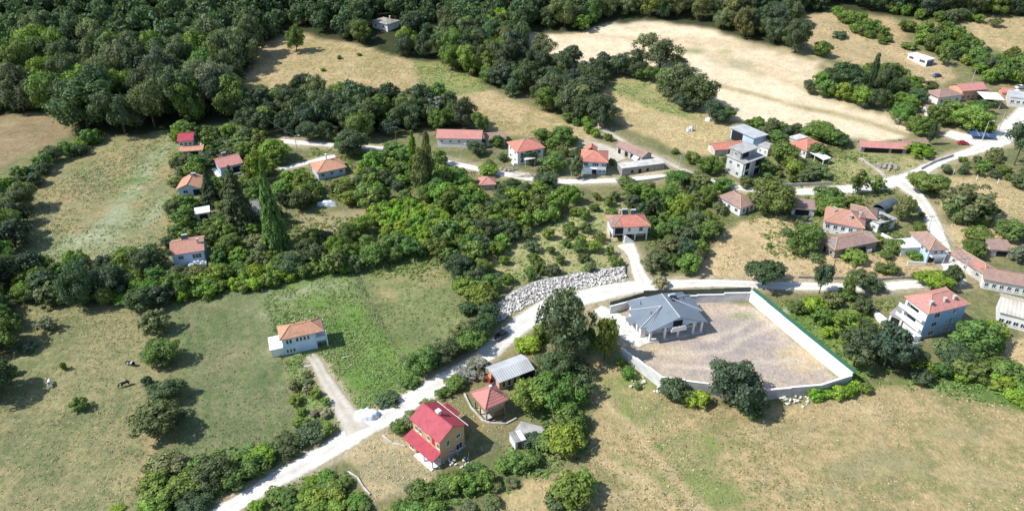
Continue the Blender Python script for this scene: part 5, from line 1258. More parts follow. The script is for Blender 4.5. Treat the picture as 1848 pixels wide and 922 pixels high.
def crown_mesh(kind, seed, nleaf=3000, leaf=0.042):
    rg = np.random.default_rng(seed)
    Ps, Ns, Ts, Sz = [], [], [], []
    if kind in ('oak', 'bush', 'loose', 'pine', 'poplar', 'cypress'):
        nl, rx, rzz, cz, lr = {'oak': (36, .5, .50, .51, (.11, .19)), 'bush': (22, .5, .52, .46, (.14, .24)), 'loose': (26, .5, .47, .53, (.08, .15)),
                               'pine': (24, .5, .34, .68, (.11, .18)), 'poplar': (40, .5, .5, .52, (.16, .26)), 'cypress': (44, .5, .5, .5, (.2, .3))}[kind]
        skew = rg.normal(0, .10, 2)
        for i in range(nl):
            ph = i * 2.39996 + rg.uniform(-.5, .5); c = 1 - 2 * (i + .5) / nl; c = np.clip(c + rg.uniform(-.12, .12), -1, 1)
            if kind in ('oak', 'pine') and c < -0.82: c = -c * rg.uniform(.2, .9)
            sn = math.sqrt(max(0, 1 - c * c)); r = rg.uniform(*lr) * (1.25 if rg.random() < .2 else 1); k = rg.uniform(.55, 1.20)
            cen = np.array([math.cos(ph) * sn * (rx - r * .8) * k + skew[0] * c, math.sin(ph) * sn * (rx - r * .8) * k + skew[1] * c, cz + c * (rzz - r * .6) * rg.uniform(.8, 1.05)])
            if kind in ('poplar', 'cypress'): taper = 1 - 0.85 * max(0, (cen[2] - .35) / .65) ** (1.2 if kind == 'cypress' else 1.6); cen[:2] *= taper; r *= .55 + .45 * taper
            if kind == 'oak' and rg.random() < .12: continue
            m = int(nleaf / nl * (r / np.mean(lr)) ** 2)
            d = rg.normal(0, 1, (m, 3)) + np.array([cen[0] * 1.6, cen[1] * 1.6, .75]); d /= np.linalg.norm(d, axis=1)[:, None]
            rad = r * rg.uniform(.62, 1.06, m)[:, None] * (1 + .25 * np.sin(d[:, :1] * 9 + i) * np.cos(d[:, 1:2] * 8))
            zs = {'poplar': .35, 'cypress': .3}.get(kind, .85)
            Ps.append(cen + d * rad * np.array([1, 1, zs])); Ns.append(d)
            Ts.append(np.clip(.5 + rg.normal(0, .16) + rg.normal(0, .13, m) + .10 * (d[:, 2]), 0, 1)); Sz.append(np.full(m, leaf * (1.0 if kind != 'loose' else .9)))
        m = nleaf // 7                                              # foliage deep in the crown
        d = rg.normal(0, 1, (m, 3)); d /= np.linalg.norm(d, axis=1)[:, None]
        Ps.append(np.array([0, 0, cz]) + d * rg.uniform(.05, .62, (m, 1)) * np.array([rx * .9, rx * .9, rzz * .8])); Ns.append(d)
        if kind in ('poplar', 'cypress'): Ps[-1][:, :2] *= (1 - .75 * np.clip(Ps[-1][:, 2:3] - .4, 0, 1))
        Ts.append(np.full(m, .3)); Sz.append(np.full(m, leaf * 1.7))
    else:                                                           # spruce, cedar: whorls of drooping boughs
        tiers = 17 if kind == 'spruce' else 13
        for i in range(tiers):
            t = i / (tiers - 1); z = .05 + .93 * t; R_ = .5 * (1 - t) ** (.85 if kind == 'spruce' else .65) + .015
            nb = int(5 + 9 * (1 - t))
            for j in range(nb):
                a = j * 6.283 / nb + i * 1.7 + rg.uniform(-.25, .25); L = R_ * rg.uniform(.72, 1.08)
                m = max(6, int(nleaf / 190 * (L / .3 + .3)))
                s = rg.uniform(.12, 1, m) ** .7; w = .16 * L * (1 - .5 * s) + .012
                off = rg.normal(0, 1, m) * w
                x = np.cos(a) * L * s - np.sin(a) * off; y = np.sin(a) * L * s + np.cos(a) * off
                zz = z - .10 * s * s * (L / .4) + rg.normal(0, .012, m) + (.05 * s if kind == 'cedar' else 0)
                Ps.append(np.stack([x, y, zz], 1)); Ns.append(np.tile([np.cos(a) * .5, np.sin(a) * .5, .9], (m, 1)))
                Ts.append(np.clip(.5 + rg.normal(0, .12) + rg.normal(0, .12, m) + .12 * (s - .5), 0, 1)); Sz.append(np.full(m, leaf * .8))
    P = np.concatenate(Ps); Nn = np.concatenate(Ns); T = np.concatenate(Ts); Z = np.concatenate(Sz)
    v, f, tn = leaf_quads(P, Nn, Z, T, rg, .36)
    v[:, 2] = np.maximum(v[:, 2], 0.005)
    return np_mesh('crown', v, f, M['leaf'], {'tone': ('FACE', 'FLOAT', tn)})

def trunk_mesh(seed, top=.62):
    r_ = random.Random(seed); m = MB()
    p = Vector((0, 0, -.05)); q = Vector((r_.uniform(-.02, .02), r_.uniform(-.02, .02), top * .5))
    m.tube(p, q, .035, .024, 7)
    for i in range(5):
        a = i * 1.257 + r_.uniform(-.4, .4); e = q + Vector((math.cos(a) * r_.uniform(.14, .26), math.sin(a) * r_.uniform(.14, .26), r_.uniform(.12, .3)))
        m.tube(q, e, .016, .006, 5)
    m.tube(q, q + Vector((0, 0, .3)), .02, .006, 6)
    return m.mesh('trunk', M['bark'])
def straight_trunk(): return MB().tube((0, 0, -.05), (0, 0, .9), .03, .006, 7).mesh('trunk', M['bark'])

CR = {'oak': [crown_mesh('oak', 10 + i, 5200, .029) for i in range(6)], 'mid': [crown_mesh('oak', 30 + i, 3000, .041) for i in range(6)],
      'loose': [crown_mesh('loose', 50 + i, 1300, .05) for i in range(4)], 'bush': [crown_mesh('bush', 70 + i, 1300, .062) for i in range(5)],
      'pine': [crown_mesh('pine', 90 + i, 3000, .036) for i in range(2)], 'poplar': [crown_mesh('poplar', 110 + i, 2200, .05) for i in range(2)],
      'cypress': [crown_mesh('cypress', 120, 2200, .06)], 'spruce': [crown_mesh('spruce', 130 + i, 5200, .05) for i in range(2)], 'cedar': [crown_mesh('cedar', 140, 5200, .052)]}
TR = [trunk_mesh(i) for i in range(3)]; TS = straight_trunk()
TONE = {'dark': (.104, .148, .066), 'deep': (.080, .116, .064), 'mid': (.150, .228, .056), 'light': (.190, .288, .055), 'bright': (.225, .345, .042),
        'olive': (.172, .208, .088), 'grey': (.170, .205, .120), 'straw': (.33, .29, .19), 'silver': (.24, .26, .22)}
WORD = {'dark': 'dark green', 'deep': 'very dark green', 'mid': 'mid green', 'light': 'light green', 'bright': 'bright green', 'olive': 'olive green', 'grey': 'grey green', 'straw': 'straw coloured', 'silver': 'silvery grey'}
NAMES = {'oak': ('broadleaf_tree', 'broadleaf tree', 'tree'), 'mid': ('leafy_tree', 'leafy tree', 'tree'), 'loose': ('orchard_tree', 'loose crowned tree', 'tree'), 'bush': ('shrub', 'shrub', 'shrub'),
         'pine': ('pine_tree', 'pine tree', 'tree'), 'poplar': ('poplar_tree', 'poplar', 'tree'), 'cypress': ('cypress_tree', 'cypress', 'tree'), 'spruce': ('spruce_tree', 'spruce', 'tree'), 'cedar': ('cedar_tree', 'cedar', 'tree')}
PLANTED = []                                                        # (x, y, crown width)
LABELLED = []                                                       # lone plants waiting for a label of their own
veg_i = [0]
def plant(kind, p, w, h, tone, label=None, group=None, name=None):
    veg_i[0] += 1; i = veg_i[0]
    r_ = random.Random(i * 7919)
    nm, noun, cat = NAMES[kind]
    if name and kind != 'bush': nm = name
    c = TONE[tone]; b = r_.uniform(.82, 1.2)
    colr = (c[0] * b * r_.uniform(.9, 1.12), c[1] * b, c[2] * b * r_.uniform(.85, 1.15), 1)
    rz = r_.uniform(0, 6.283)
    if kind == 'bush':
        o = bpy.data.objects.new(nm, CR[kind][i % len(CR[kind])]); link(o); root = o
        o.location = p; o.rotation_euler = (0, 0, rz); o.scale = (w, w * r_.uniform(.85, 1.15), h); o.color = colr
    else:
        root = empty(nm, tuple(p), rz)
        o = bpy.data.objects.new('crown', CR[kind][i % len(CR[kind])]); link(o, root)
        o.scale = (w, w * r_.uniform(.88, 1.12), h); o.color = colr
        t = bpy.data.objects.new('trunk', TS if kind in ('spruce', 'cedar', 'poplar', 'cypress', 'pine') else TR[i % 3]); link(t, root)
        t.scale = (max(w, .3 * h) * .9, max(w, .3 * h) * .9, h)
    tag(root, label, cat, group)
    PLANTED.append((p[0], p[1], w))
    return root

def px_to_size(px, by, wpx, hpx, squat=1.0):
    p0 = at(px, by); a = math.atan2(CAMH - p0.z, p0.y)              # how far the line of sight dips below level
    hc = math.sqrt(max(hpx * hpx - (wpx * math.sin(a)) ** 2, (.5 * hpx) ** 2))
    p = at(px, by - (hpx - hc * squat) / 2)
    s = scale_at(p)
    return p, wpx / s, hc / (s * math.cos(a)) * squat
def T(px, by, wpx, hpx, kind, tone, label=None):
    round_ = kind in ('oak', 'mid', 'loose', 'bush') and wpx > .78 * hpx
    p, w, h = px_to_size(px, by, wpx * (1.06 if round_ else 1), hpx, .72 if round_ else 1.0)
    root = plant(kind, p, w, h, tone, label)
    if not label: LABELLED.append((root, px, by, w, h, kind, tone))

LONE = [
 # beside the gravel road and the compound
 (1018, 652, 92, 126, 'oak', 'dark'), (1090, 652, 44, 78, 'mid', 'light'), (1062, 640, 30, 50, 'mid', 'mid'), (953, 640, 46, 38, 'bush', 'bright'), (978, 620, 36, 40, 'bush', 'mid'),
 (1000, 700, 70, 76, 'oak', 'dark'), (1040, 690, 48, 50, 'mid', 'dark'), (955, 752, 66, 76, 'mid', 'light'), (1010, 748, 82, 84, 'oak', 'mid'), (1045, 724, 50, 56, 'mid', 'dark'), (985, 722, 60, 56, 'mid', 'mid'), (1030, 790, 56, 60, 'mid', 'mid'), (1018, 828, 66, 70, 'mid', 'light'), (985, 816, 44, 40, 'bush', 'mid'), (960, 812, 40, 36, 'bush', 'dark'),
 (1322, 756, 100, 118, 'oak', 'deep'), (1352, 756, 60, 60, 'oak', 'dark'), (1258, 738, 42, 40, 'bush', 'bright'), (1212, 730, 46, 54, 'mid', 'dark'), (1235, 735, 32, 36, 'bush', 'mid'),
 (1030, 925, 76, 76, 'bush', 'mid'), (1005, 930, 50, 50, 'bush', 'olive'), (1052, 900, 44, 50, 'bush', 'light'),
 (1377, 524, 78, 58, 'pine', 'dark'), (1478, 532, 40, 54, 'pine', 'dark'), (1528, 540, 26, 44, 'mid', 'mid'), (1561, 532, 48, 50, 'oak', 'dark'), (1604, 500, 34, 32, 'loose', 'mid'), (1528, 545, 34, 28, 'bush', 'mid'), (1682, 528, 62, 50, 'mid', 'bright'), (1714, 518, 30, 40, 'mid', 'dark'), (1588, 495, 24, 24, 'bush', 'mid'), (1190, 524, 34, 30, 'loose', 'straw'),
 (1540, 672, 78, 70, 'pine', 'dark'), (1592, 678, 84, 86, 'pine', 'deep'), (1640, 672, 46, 56, 'mid', 'dark'), (1560, 640, 50, 50, 'mid', 'dark'),
 (1718, 668, 62, 56, 'oak', 'dark'), (1752, 650, 76, 80, 'mid', 'mid'), (1778, 625, 52, 56, 'mid', 'light'), (1696, 645, 40, 40, 'bush', 'olive'), (1745, 690, 70, 60, 'bush', 'mid'),
 (1790, 640, 40, 36, 'bush', 'mid'), (1812, 690, 60, 50, 'bush', 'mid'),
 # upper right
 (1744, 412, 96, 90, 'loose', 'olive'), (1720, 408, 50, 60, 'mid', 'olive'), (1770, 410, 50, 50, 'loose', 'mid'), (1668, 358, 62, 54, 'mid', 'mid'), (1690, 350, 40, 40, 'mid', 'mid'), (1546, 352, 30, 44, 'loose', 'mid'), (1580, 352, 34, 38, 'loose', 'mid'), (1494, 372, 46, 40, 'mid', 'mid'),
 (1443, 466, 60, 68, 'oak', 'mid'), (1392, 398, 74, 82, 'oak', 'mid'), (1385, 390, 44, 50, 'mid', 'dark'), (1248, 300, 28, 30, 'mid', 'mid'), (1218, 280, 14, 14, 'bush', 'mid'), (980, 262, 38, 36, 'oak', 'mid'), (1022, 268, 44, 44, 'oak', 'mid'), (1482, 262, 72, 46, 'oak', 'mid'), (1508, 268, 40, 34, 'mid', 'dark'), (1656, 286, 52, 32, 'loose', 'bright'), (1436, 240, 20, 20, 'mid', 'olive'),
 (1676, 262, 11, 50, 'cypress', 'dark'), (1568, 168, 15, 78, 'cypress', 'deep'), (1830, 300, 50, 70, 'pine', 'dark'), (1836, 345, 30, 36, 'bush', 'dark'), (1790, 290, 34, 28, 'bush', 'olive'),
 (1535, 172, 50, 60, 'oak', 'dark'), (1505, 165, 50, 56, 'oak', 'dark'), (1592, 180, 40, 60, 'oak', 'dark'), (1515, 72, 26, 18, 'bush', 'dark'), (1482, 108, 30, 38, 'mid', 'mid'), (1635, 60, 30, 26, 'mid', 'mid'), (1682, 76, 24, 28, 'mid', 'dark'), (1701, 118, 24, 32, 'loose', 'mid'), (1638, 92, 26, 18, 'bush', 'mid'), (1793, 52, 22, 22, 'mid', 'olive'), (1728, 42, 34, 30, 'oak', 'dark'),
 (1748, 244, 66, 62, 'oak', 'light'), (1718, 226, 50, 50, 'mid', 'mid'), (1772, 248, 36, 38, 'mid', 'bright'), (1690, 232, 40, 46, 'mid', 'mid'), (1760, 210, 40, 36, 'mid', 'mid'), (1640, 160, 0.1, 1, 'bush', 'mid'),
 (1760, 440, 40, 36, 'mid', 'mid'), (1755, 470, 44, 40, 'mid', 'mid'), (1820, 440, 60, 50, 'mid', 'mid'), (1840, 480, 40, 40, 'loose', 'grey'), (1770, 412, 26, 24, 'bush', 'light'), (1585, 420, 36, 34, 'mid', 'deep'), (1540, 480, 46, 36, 'bush', 'light'), (1612, 462, 36, 34, 'mid', 'mid'), (1648, 470, 34, 24, 'bush', 'light'), (1540, 382, 34, 32, 'mid', 'mid'), (1625, 400, 34, 46, 'mid', 'olive'), (1488, 392, 48, 44, 'mid', 'mid'),
 (1388, 448, 10, 12, 'bush', 'mid'), (1470, 475, 26, 22, 'bush', 'olive'),
 # fields by the wheat
 (1190, 140, 70, 88, 'oak', 'olive'), (1145, 144, 54, 58, 'oak', 'dark'), (1112, 142, 42, 50, 'oak', 'dark'), (1165, 150, 40, 36, 'mid', 'mid'),
 (1218, 190, 66, 84, 'oak', 'dark'), (1256, 206, 66, 82, 'oak', 'dark'), (1195, 160, 28, 36, 'mid', 'light'), (1292, 226, 48, 48, 'oak', 'dark'), (1240, 205, 44, 40, 'oak', 'deep'), (1308, 222, 36, 34, 'mid', 'mid'),
 (1045, 195, 74, 64, 'oak', 'dark'), (1080, 210, 54, 42, 'oak', 'dark'), (1030, 200, 40, 50, 'mid', 'deep'),
 (536, 94, 32, 46, 'mid', 'mid'), (612, 108, 9, 9, 'bush', 'mid'), (583, 130, 9, 8, 'bush', 'bright'), (648, 102, 9, 7, 'bush', 'mid'), (790, 215, 40, 46, 'loose', 'silver'), (765, 218, 28, 30, 'loose', 'silver'), (812, 210, 26, 40, 'mid', 'dark'), (1050, 62, 40, 40, 'loose', 'light'),
 # poplars and conifers of the village
 (750, 340, 19, 104, 'poplar', 'light'), (774, 345, 24, 110, 'poplar', 'olive'), (760, 350, 36, 84, 'poplar', 'olive'),
 (500, 446, 50, 146, 'spruce', 'mid'), (436, 412, 70, 106, 'cedar', 'dark'), (384, 372, 48, 64, 'spruce', 'deep'), (470, 330, 36, 60, 'mid', 'light'), (500, 300, 50, 56, 'mid', 'light'),
 # left pastures
 (86, 604, 34, 36, 'loose', 'grey'), (146, 748, 34, 36, 'loose', 'mid'), (117, 668, 12, 16, 'bush', 'mid'), (50, 638, 44, 26, 'loose', 'grey'), (26, 680, 18, 22, 'bush', 'light'),
 (284, 612, 56, 60, 'loose', 'olive'), (295, 668, 62, 66, 'oak', 'mid'), (300, 668, 44, 40, 'loose', 'olive'), (305, 735, 62, 60, 'oak', 'dark'), (292, 798, 84, 86, 'mid', 'dark'), (318, 778, 40, 44, 'mid', 'deep'), (268, 700, 20, 24, 'bush', 'dark'),
 (160, 250, 108, 122, 'oak', 'dark'), (280, 232, 70, 90, 'oak', 'olive'), (85, 202, 56, 60, 'oak', 'dark'), (240, 222, 60, 60, 'oak', 'dark'),
 (274, 504, 66, 68, 'oak', 'dark'), (205, 545, 66, 76, 'oak', 'deep'), (150, 556, 60, 80, 'oak', 'dark'), (160, 552, 44, 40, 'mid', 'light'), (232, 552, 46, 32, 'bush', 'bright'), (80, 545, 60, 60, 'mid', 'dark'), (50, 520, 50, 50, 'mid', 'mid'), (118, 530, 30, 30, 'bush', 'mid'), (255, 572, 50, 56, 'mid', 'dark'), (290, 560, 50, 54, 'mid', 'deep'), (238, 520, 40, 40, 'bush', 'light'),
 # lower left beside the road
 (305, 870, 74, 62, 'bush', 'olive'), (392, 888, 66, 72, 'oak', 'dark'), (340, 900, 60, 56, 'mid', 'mid'), (300, 920, 60, 56, 'bush', 'mid'), (355, 935, 60, 50, 'oak', 'dark'), (430, 858, 50, 40, 'bush', 'mid'), (475, 845, 52, 48, 'mid', 'bright'), (515, 828, 56, 46, 'mid', 'dark'), (560, 805, 50, 44, 'mid', 'dark'), (590, 790, 30, 30, 'bush', 'mid'), (270, 930, 44, 36, 'bush', 'light'), (212, 924, 30, 10, 'bush', 'bright'),
 # roadside thicket right of the mown lot and the grey dry shrub
 (868, 618, 46, 56, 'oak', 'dark'), (850, 640, 56, 54, 'mid', 'mid'), (802, 662, 60, 56, 'oak', 'dark'), (762, 682, 56, 60, 'oak', 'mid'), (835, 608, 40, 30, 'loose', 'olive'), (700, 734, 40, 30, 'bush', 'dark'), (740, 706, 36, 30, 'bush', 'mid'), (845, 572, 34, 32, 'bush', 'dark'), (868, 560, 48, 54, 'mid', 'mid'), (880, 590, 40, 50, 'mid', 'dark'), (840, 540, 44, 46, 'mid', 'light'), (880, 535, 46, 46, 'mid', 'mid'),
 (862, 678, 54, 34, 'loose', 'silver'), (840, 690, 40, 28, 'loose', 'silver'), (822, 708, 40, 34, 'bush', 'mid'), (800, 722, 30, 26, 'loose', 'mid'), (722, 784, 34, 28, 'bush', 'mid'), (745, 770, 40, 30, 'bush', 'olive'), (775, 745, 36, 26, 'bush', 'mid'),
 (600, 900, 46, 34, 'bush', 'mid'), (760, 910, 50, 46, 'bush', 'mid'), (745, 895, 26, 24, 'bush', 'grey'), (800, 896, 50, 36, 'bush', 'mid'), (858, 864, 40, 32, 'bush', 'mid'),
 # along the village street
 (738, 302, 40, 42, 'mid', 'mid'), (792, 308, 34, 38, 'mid', 'mid'), (880, 322, 34, 30, 'mid', 'light'), (1216, 340, 42, 36, 'mid', 'mid'), (1264, 342, 36, 32, 'mid', 'olive'), (1302, 350, 34, 32, 'mid', 'mid'), (1130, 340, 40, 24, 'bush', 'mid'),
 (640, 292, 60, 66, 'oak', 'dark'), (560, 262, 40, 50, 'oak', 'dark'), (620, 280, 36, 40, 'mid', 'mid'), (712, 292, 40, 40, 'mid', 'mid'), (860, 285, 36, 34, 'oak', 'dark'), (805, 262, 30, 26, 'mid', 'mid'), (955, 300, 34, 36, 'oak', 'dark'), (1000, 318, 50, 52, 'oak', 'mid'), (985, 345, 40, 40, 'oak', 'dark'), (1040, 322, 26, 40, 'mid', 'olive'), (898, 270, 26, 30, 'mid', 'mid'), (1000, 280, 30, 34, 'mid', 'mid'),
 (1378, 318, 36, 38, 'mid', 'mid'), (1410, 300, 50, 50, 'mid', 'mid'), (1430, 322, 44, 40, 'mid', 'light'), (1470, 325, 44, 34, 'mid', 'olive'), (1275, 320, 40, 40, 'mid', 'mid'), (1345, 342, 30, 26, 'mid', 'olive'), (1400, 270, 34, 40, 'mid', 'mid'), (1470, 288, 34, 34, 'mid', 'mid'), (1262, 330, 30, 24, 'loose', 'olive'), (1234, 330, 30, 24, 'bush', 'dark'), (1310, 340, 26, 22, 'mid', 'light'),
 (345, 310, 40, 20, 'bush', 'mid'), (380, 275, 40, 46, 'loose', 'mid'), (430, 280, 50, 36, 'loose', 'olive'), (322, 260, 24, 30, 'bush', 'bright'),
]
for t in LONE:
    if t[2] >= 1: T(*t)

# ------------------------------------------------------------------ woods, hedges and thickets
def dist_ok(grid, x, y, sp):
    k = (int(x // 4), int(y // 4)); n = int(sp // 4) + 1
    for i in range(-n, n + 1):
        for j in range(-n, n + 1):
            for (a, b) in grid.get((k[0] + i, k[1] + j), ()):
                if (a - x) ** 2 + (b - y) ** 2 < sp * sp: return False
    return True
RP = np.array([(x, y, w, *proj(x, y, hz(x, y))) for x, y, w, n in road_pts])
def clear(x, y, w, h, road=1.0):
    for a, b, r in NOGO:
        if (a - x) ** 2 + (b - y) ** 2 < (r + w * .32) ** 2: return False
    z = hz(x, y); bx, by = proj(x, y, z); cx, cy = proj(x, y, z + h * .55); tx, ty = proj(x, y, z + h)
    rx = w * .5 * scale_at((x, y, z)); ry = max(4, (by - ty) * .5 + rx * .3)
    for x0, y0, x1, y1, yb in SHIELD:
        if by > yb - 3 and cx + rx * .7 > x0 and cx - rx * .7 < x1 and cy + ry * .75 > y0 and cy - ry * .75 < y1: return False
    d = np.hypot(RP[:, 0] - x, RP[:, 1] - y) - RP[:, 2] / 2
    if (d < w * .30 * road).any(): return False
    q = ((RP[:, 3] - cx) / (rx * .85)) ** 2 + ((RP[:, 4] - cy) / (ry * .85)) ** 2
    if ((q < 1) & (RP[:, 4] < by)).any() and road > .5: return False
    return True
REST = []
def wood(label, group, poly, sp, wr, hr, kinds, tones, road=1.0, limit=9999, free=False, avoid_lone=True, name=None):
    wp = wpoly(poly); xs = [q[0] for q in wp]; ys = [q[1] for q in wp]
    area = abs(sum(wp[i][0] * wp[(i + 1) % len(wp)][1] - wp[(i + 1) % len(wp)][0] * wp[i][1] for i in range(len(wp)))) / 2
    grid = {}; n = 0; out = []
    if avoid_lone:
        for a, b, w in PLANTED: grid.setdefault((int(a // 4), int(b // 4)), []).append((a, b))
    for _ in range(int(area / (sp * sp) * 14) + 30):
        x, y = rng.uniform(min(xs), max(xs)), rng.uniform(min(ys), max(ys))
        if not inpoly(np.array([x]), np.array([y]), wp)[0]: continue
        k = float(rng.uniform(.78, 1.25))
        if not dist_ok(grid, x, y, sp * k): continue
        w = float(rng.uniform(*wr)); h = w * float(rng.uniform(*hr))
        if not free and not clear(x, y, w, h, road): continue
        grid.setdefault((int(x // 4), int(y // 4)), []).append((x, y))
        out.append((x, y, w, h, kinds[int(rng.integers(len(kinds)))], tones[int(rng.integers(len(tones)))]))
    out.sort(key=lambda q: q[1])
    for i, (x, y, w, h, kd, tn) in enumerate(out):
        lb = label if any(c in label for c in ('green', 'dark', 'bright')) else WORD[tn] + ' ' + label
        if i < limit: plant(kd, Vector((x, y, hz(x, y))), w, h, tn, lb, group, name)
        else: REST.append((x, y, w, h, tn))
    return len(out)
CNT = {}
DK = ['dark', 'dark', 'deep', 'mid', 'olive']
CNT['A'] = wood('dark broadleaf tree in the dense forest on the upper left hillside', 'trees of the upper left forest',
     [(-90, -5), (480, -5), (478, 62), (455, 100), (432, 150), (425, 168), (432, 190), (420, 222), (330, 230), (250, 245), (135, 243), (126, 206), (0, 206), (-120, 214)], 9.0, (10, 16.5), (1.05, 1.4), ['oak'], DK + ['dark', 'light', 'olive', 'light', 'grey', 'mid'], free=True, limit=95)
CNT['B'] = wood('broadleaf tree in the wood behind the dry golden hillside', 'trees of the upper middle wood',
     [(480, -5), (960, -5), (958, 58), (938, 62), (945, 110), (905, 152), (850, 142), (760, 112), (680, 86), (600, 66), (540, 54), (488, 70)], 8.0, (8.5, 13.5), (1.0, 1.3), ['oak'], DK + ['mid', 'light'], limit=35)
CNT['B2'] = wood('light green tree in the pale grove of the upper middle wood', 'light green grove', [(800, 50), (860, 40), (935, 50), (940, 95), (890, 110), (830, 105)], 5.0, (6, 9), (1.1, 1.5), ['mid'], ['light', 'bright', 'light'], free=True, avoid_lone=False)
CNT['C'] = wood('dark broadleaf tree in the forest band above the pale wheat field', 'trees of the upper right forest band',
     [(960, -5), (1900, -5), (1900, 24), (1740, 34), (1600, 24), (1520, 14), (1430, 26), (1420, 78), (1470, 102), (1440, 100), (1370, 80), (1290, 48), (1180, 32), (1090, 38), (1040, 52), (960, 56)], 8.2, (9, 14.5), (1.0, 1.3), ['oak'], DK, free=True, limit=40)
CNT['D'] = wood('dark tree in the wood between the wheat field and the golden hillside', 'trees of the middle wood',
     [(880, 150), (905, 112), (955, 100), (1000, 116), (1090, 128), (1170, 136), (1100, 150), (1060, 190), (1100, 215), (1090, 232), (1010, 208), (930, 178)], 6.5, (7, 12), (.88, 1.15), ['oak', 'oak', 'mid'], DK, free=True)
CNT['E'] = wood('dark broadleaf tree in the wooded band above the village street', 'trees of the wooded band above the street',
     [(432, 200), (470, 190), (540, 178), (600, 186), (650, 180), (700, 196), (735, 206), (790, 188), (850, 222), (880, 240), (780, 234), (700, 246), (620, 252), (560, 256), (500, 250), (440, 246), (420, 222)], 6.5, (7, 13), (.85, 1.1), ['oak', 'oak', 'mid'], DK)
CNT['F'] = wood('garden tree among the cottages of the left hand row', 'garden trees of the left hand row',
     [(322, 240), (430, 238), (520, 262), (512, 300), (480, 330), (455, 400), (475, 470), (560, 480), (480, 498), (320, 512), (300, 480), (306, 400), (318, 330)], 4.6, (4.5, 8), (.6, .85), ['mid', 'mid', 'loose', 'bush'], ['mid', 'mid', 'dark', 'light', 'olive'], name='garden_tree')
CNT['V'] = wood('bright green leafy bush in the lime coloured patch of the middle orchard', 'bright green patch of the orchard', [(672, 392), (730, 372), (800, 380), (806, 425), (762, 452), (700, 435)], 3.6, (4.2, 6), (.6, .85), ['bush'], ['bright', 'bright', 'light'])
CNT['G'] = wood('leafy tree in the thick orchard below the village street', 'trees of the thick middle orchard',
     [(500, 312), (560, 332), (640, 322), (700, 300), (760, 300), (860, 322), (960, 337), (1030, 342), (1050, 362), (1020, 392), (980, 402), (920, 432), (885, 472), (868, 520), (840, 540), (828, 495), (770, 466), (690, 474), (640, 490), (570, 492), (490, 500), (540, 440), (640, 420), (660, 370), (560, 376), (520, 390), (480, 430)], 4.8, (5, 9), (.68, .98), ['mid', 'oak', 'mid', 'bush'], ['mid', 'mid', 'light', 'dark', 'light'], name='orchard_tree')
CNT['I'] = wood('small loose orchard tree on the dry slope left of the driveway', 'orchard trees left of the driveway', [(890, 482), (930, 432), (1000, 396), (1060, 356), (1120, 362), (1092, 440), (1122, 480), (1050, 496), (960, 508), (915, 520)], 5.3, (3.0, 4.9), (.68, .95), ['loose', 'mid', 'mid'], ['mid', 'mid', 'olive', 'light'], name='orchard_tree')
CNT['J'] = wood('leafy tree in the thicket right of the stilted house', 'thicket right of the stilted house', [(1166, 470), (1176, 412), (1110, 352), (1210, 338), (1290, 350), (1300, 384), (1322, 396), (1262, 462), (1248, 492), (1178, 488)], 4.6, (4.5, 8), (.65, .95), ['mid', 'oak', 'mid', 'loose'], ['mid', 'mid', 'dark', 'light', 'olive'])
CNT['M'] = wood('leafy tree in the wood between the wheat field and the upper right houses', 'wood beside the upper right houses', [(1456, 168), (1500, 148), (1560, 132), (1640, 150), (1690, 166), (1690, 186), (1720, 220), (1700, 262), (1640, 240), (1600, 206), (1520, 186)], 5.5, (6, 9.5), (.8, 1.05), ['oak', 'mid'], ['mid', 'dark', 'mid', 'light'])
CNT['N1'] = wood('green shrub in the hedge climbing the dry upper right slope', 'hedge on the upper right slope', [(1508, 26), (1540, 30), (1580, 52), (1608, 78), (1590, 84), (1548, 64), (1520, 44)], 4.0, (4.5, 7), (.6, .85), ['bush'], ['mid', 'light', 'mid'])
CNT['N2'] = wood('bushy tree in the hedge above the orange gabled house', 'hedge above the orange gabled house', [(1712, 60), (1745, 84), (1790, 110), (1860, 110), (1860, 158), (1780, 152), (1730, 110), (1690, 100), (1640, 70), (1660, 66)], 4.8, (5, 8.5), (.7, 1.1), ['bush', 'mid'], ['mid', 'light', 'mid', 'dark'])
CNT['N3'] = wood('low shrub in the hedge under the upper right forest', 'hedge under the upper right forest', [(1590, 20), (1640, 34), (1740, 46), (1770, 40), (1700, 30), (1620, 16)], 5.0, (5, 8), (.68, .95), ['mid', 'bush'], ['mid', 'dark', 'light'])
CNT['P'] = wood('garden shrub or tree between the green mesh wall and the tall blue house', 'garden right of the compound', [(1412, 552), (1460, 544), (1560, 545), (1600, 556), (1590, 600), (1620, 640), (1562, 662), (1530, 636), (1474, 592)], 5.0, (4, 7), (.6, .85), ['mid', 'bush', 'bush', 'loose'], ['mid', 'light', 'dark', 'olive', 'bright'], name='garden_tree')
CNT['Q'] = wood('dense shrub on the slope in front of the tall blue house', 'shrubs below the tall blue house', [(1640, 668), (1700, 672), (1770, 640), (1806, 606), (1800, 640), (1760, 665), (1700, 700), (1640, 690)], 3.6, (3.5, 6), (.6, .9), ['bush', 'mid'], ['mid', 'dark', 'light'], avoid_lone=False)
CNT['R1'] = wood('low bramble shrub along the foot of the front compound wall', 'brambles below the compound wall', [(1452, 722), (1535, 702), (1568, 704), (1510, 726)], 2.4, (2.8, 4.2), (.5, .7), ['bush'], ['light', 'bright'], free=True)
CNT['R2'] = wood('bright low bramble shrub in the band at the right edge of the grassland', 'brambles at the right edge', [(1640, 694), (1700, 682), (1780, 700), (1860, 742), (1900, 730), (1860, 690), (1780, 660), (1740, 668), (1690, 664)], 2.9, (3, 5), (.42, .62), ['bush'], ['light', 'bright', 'bright', 'light'], avoid_lone=False, free=True)
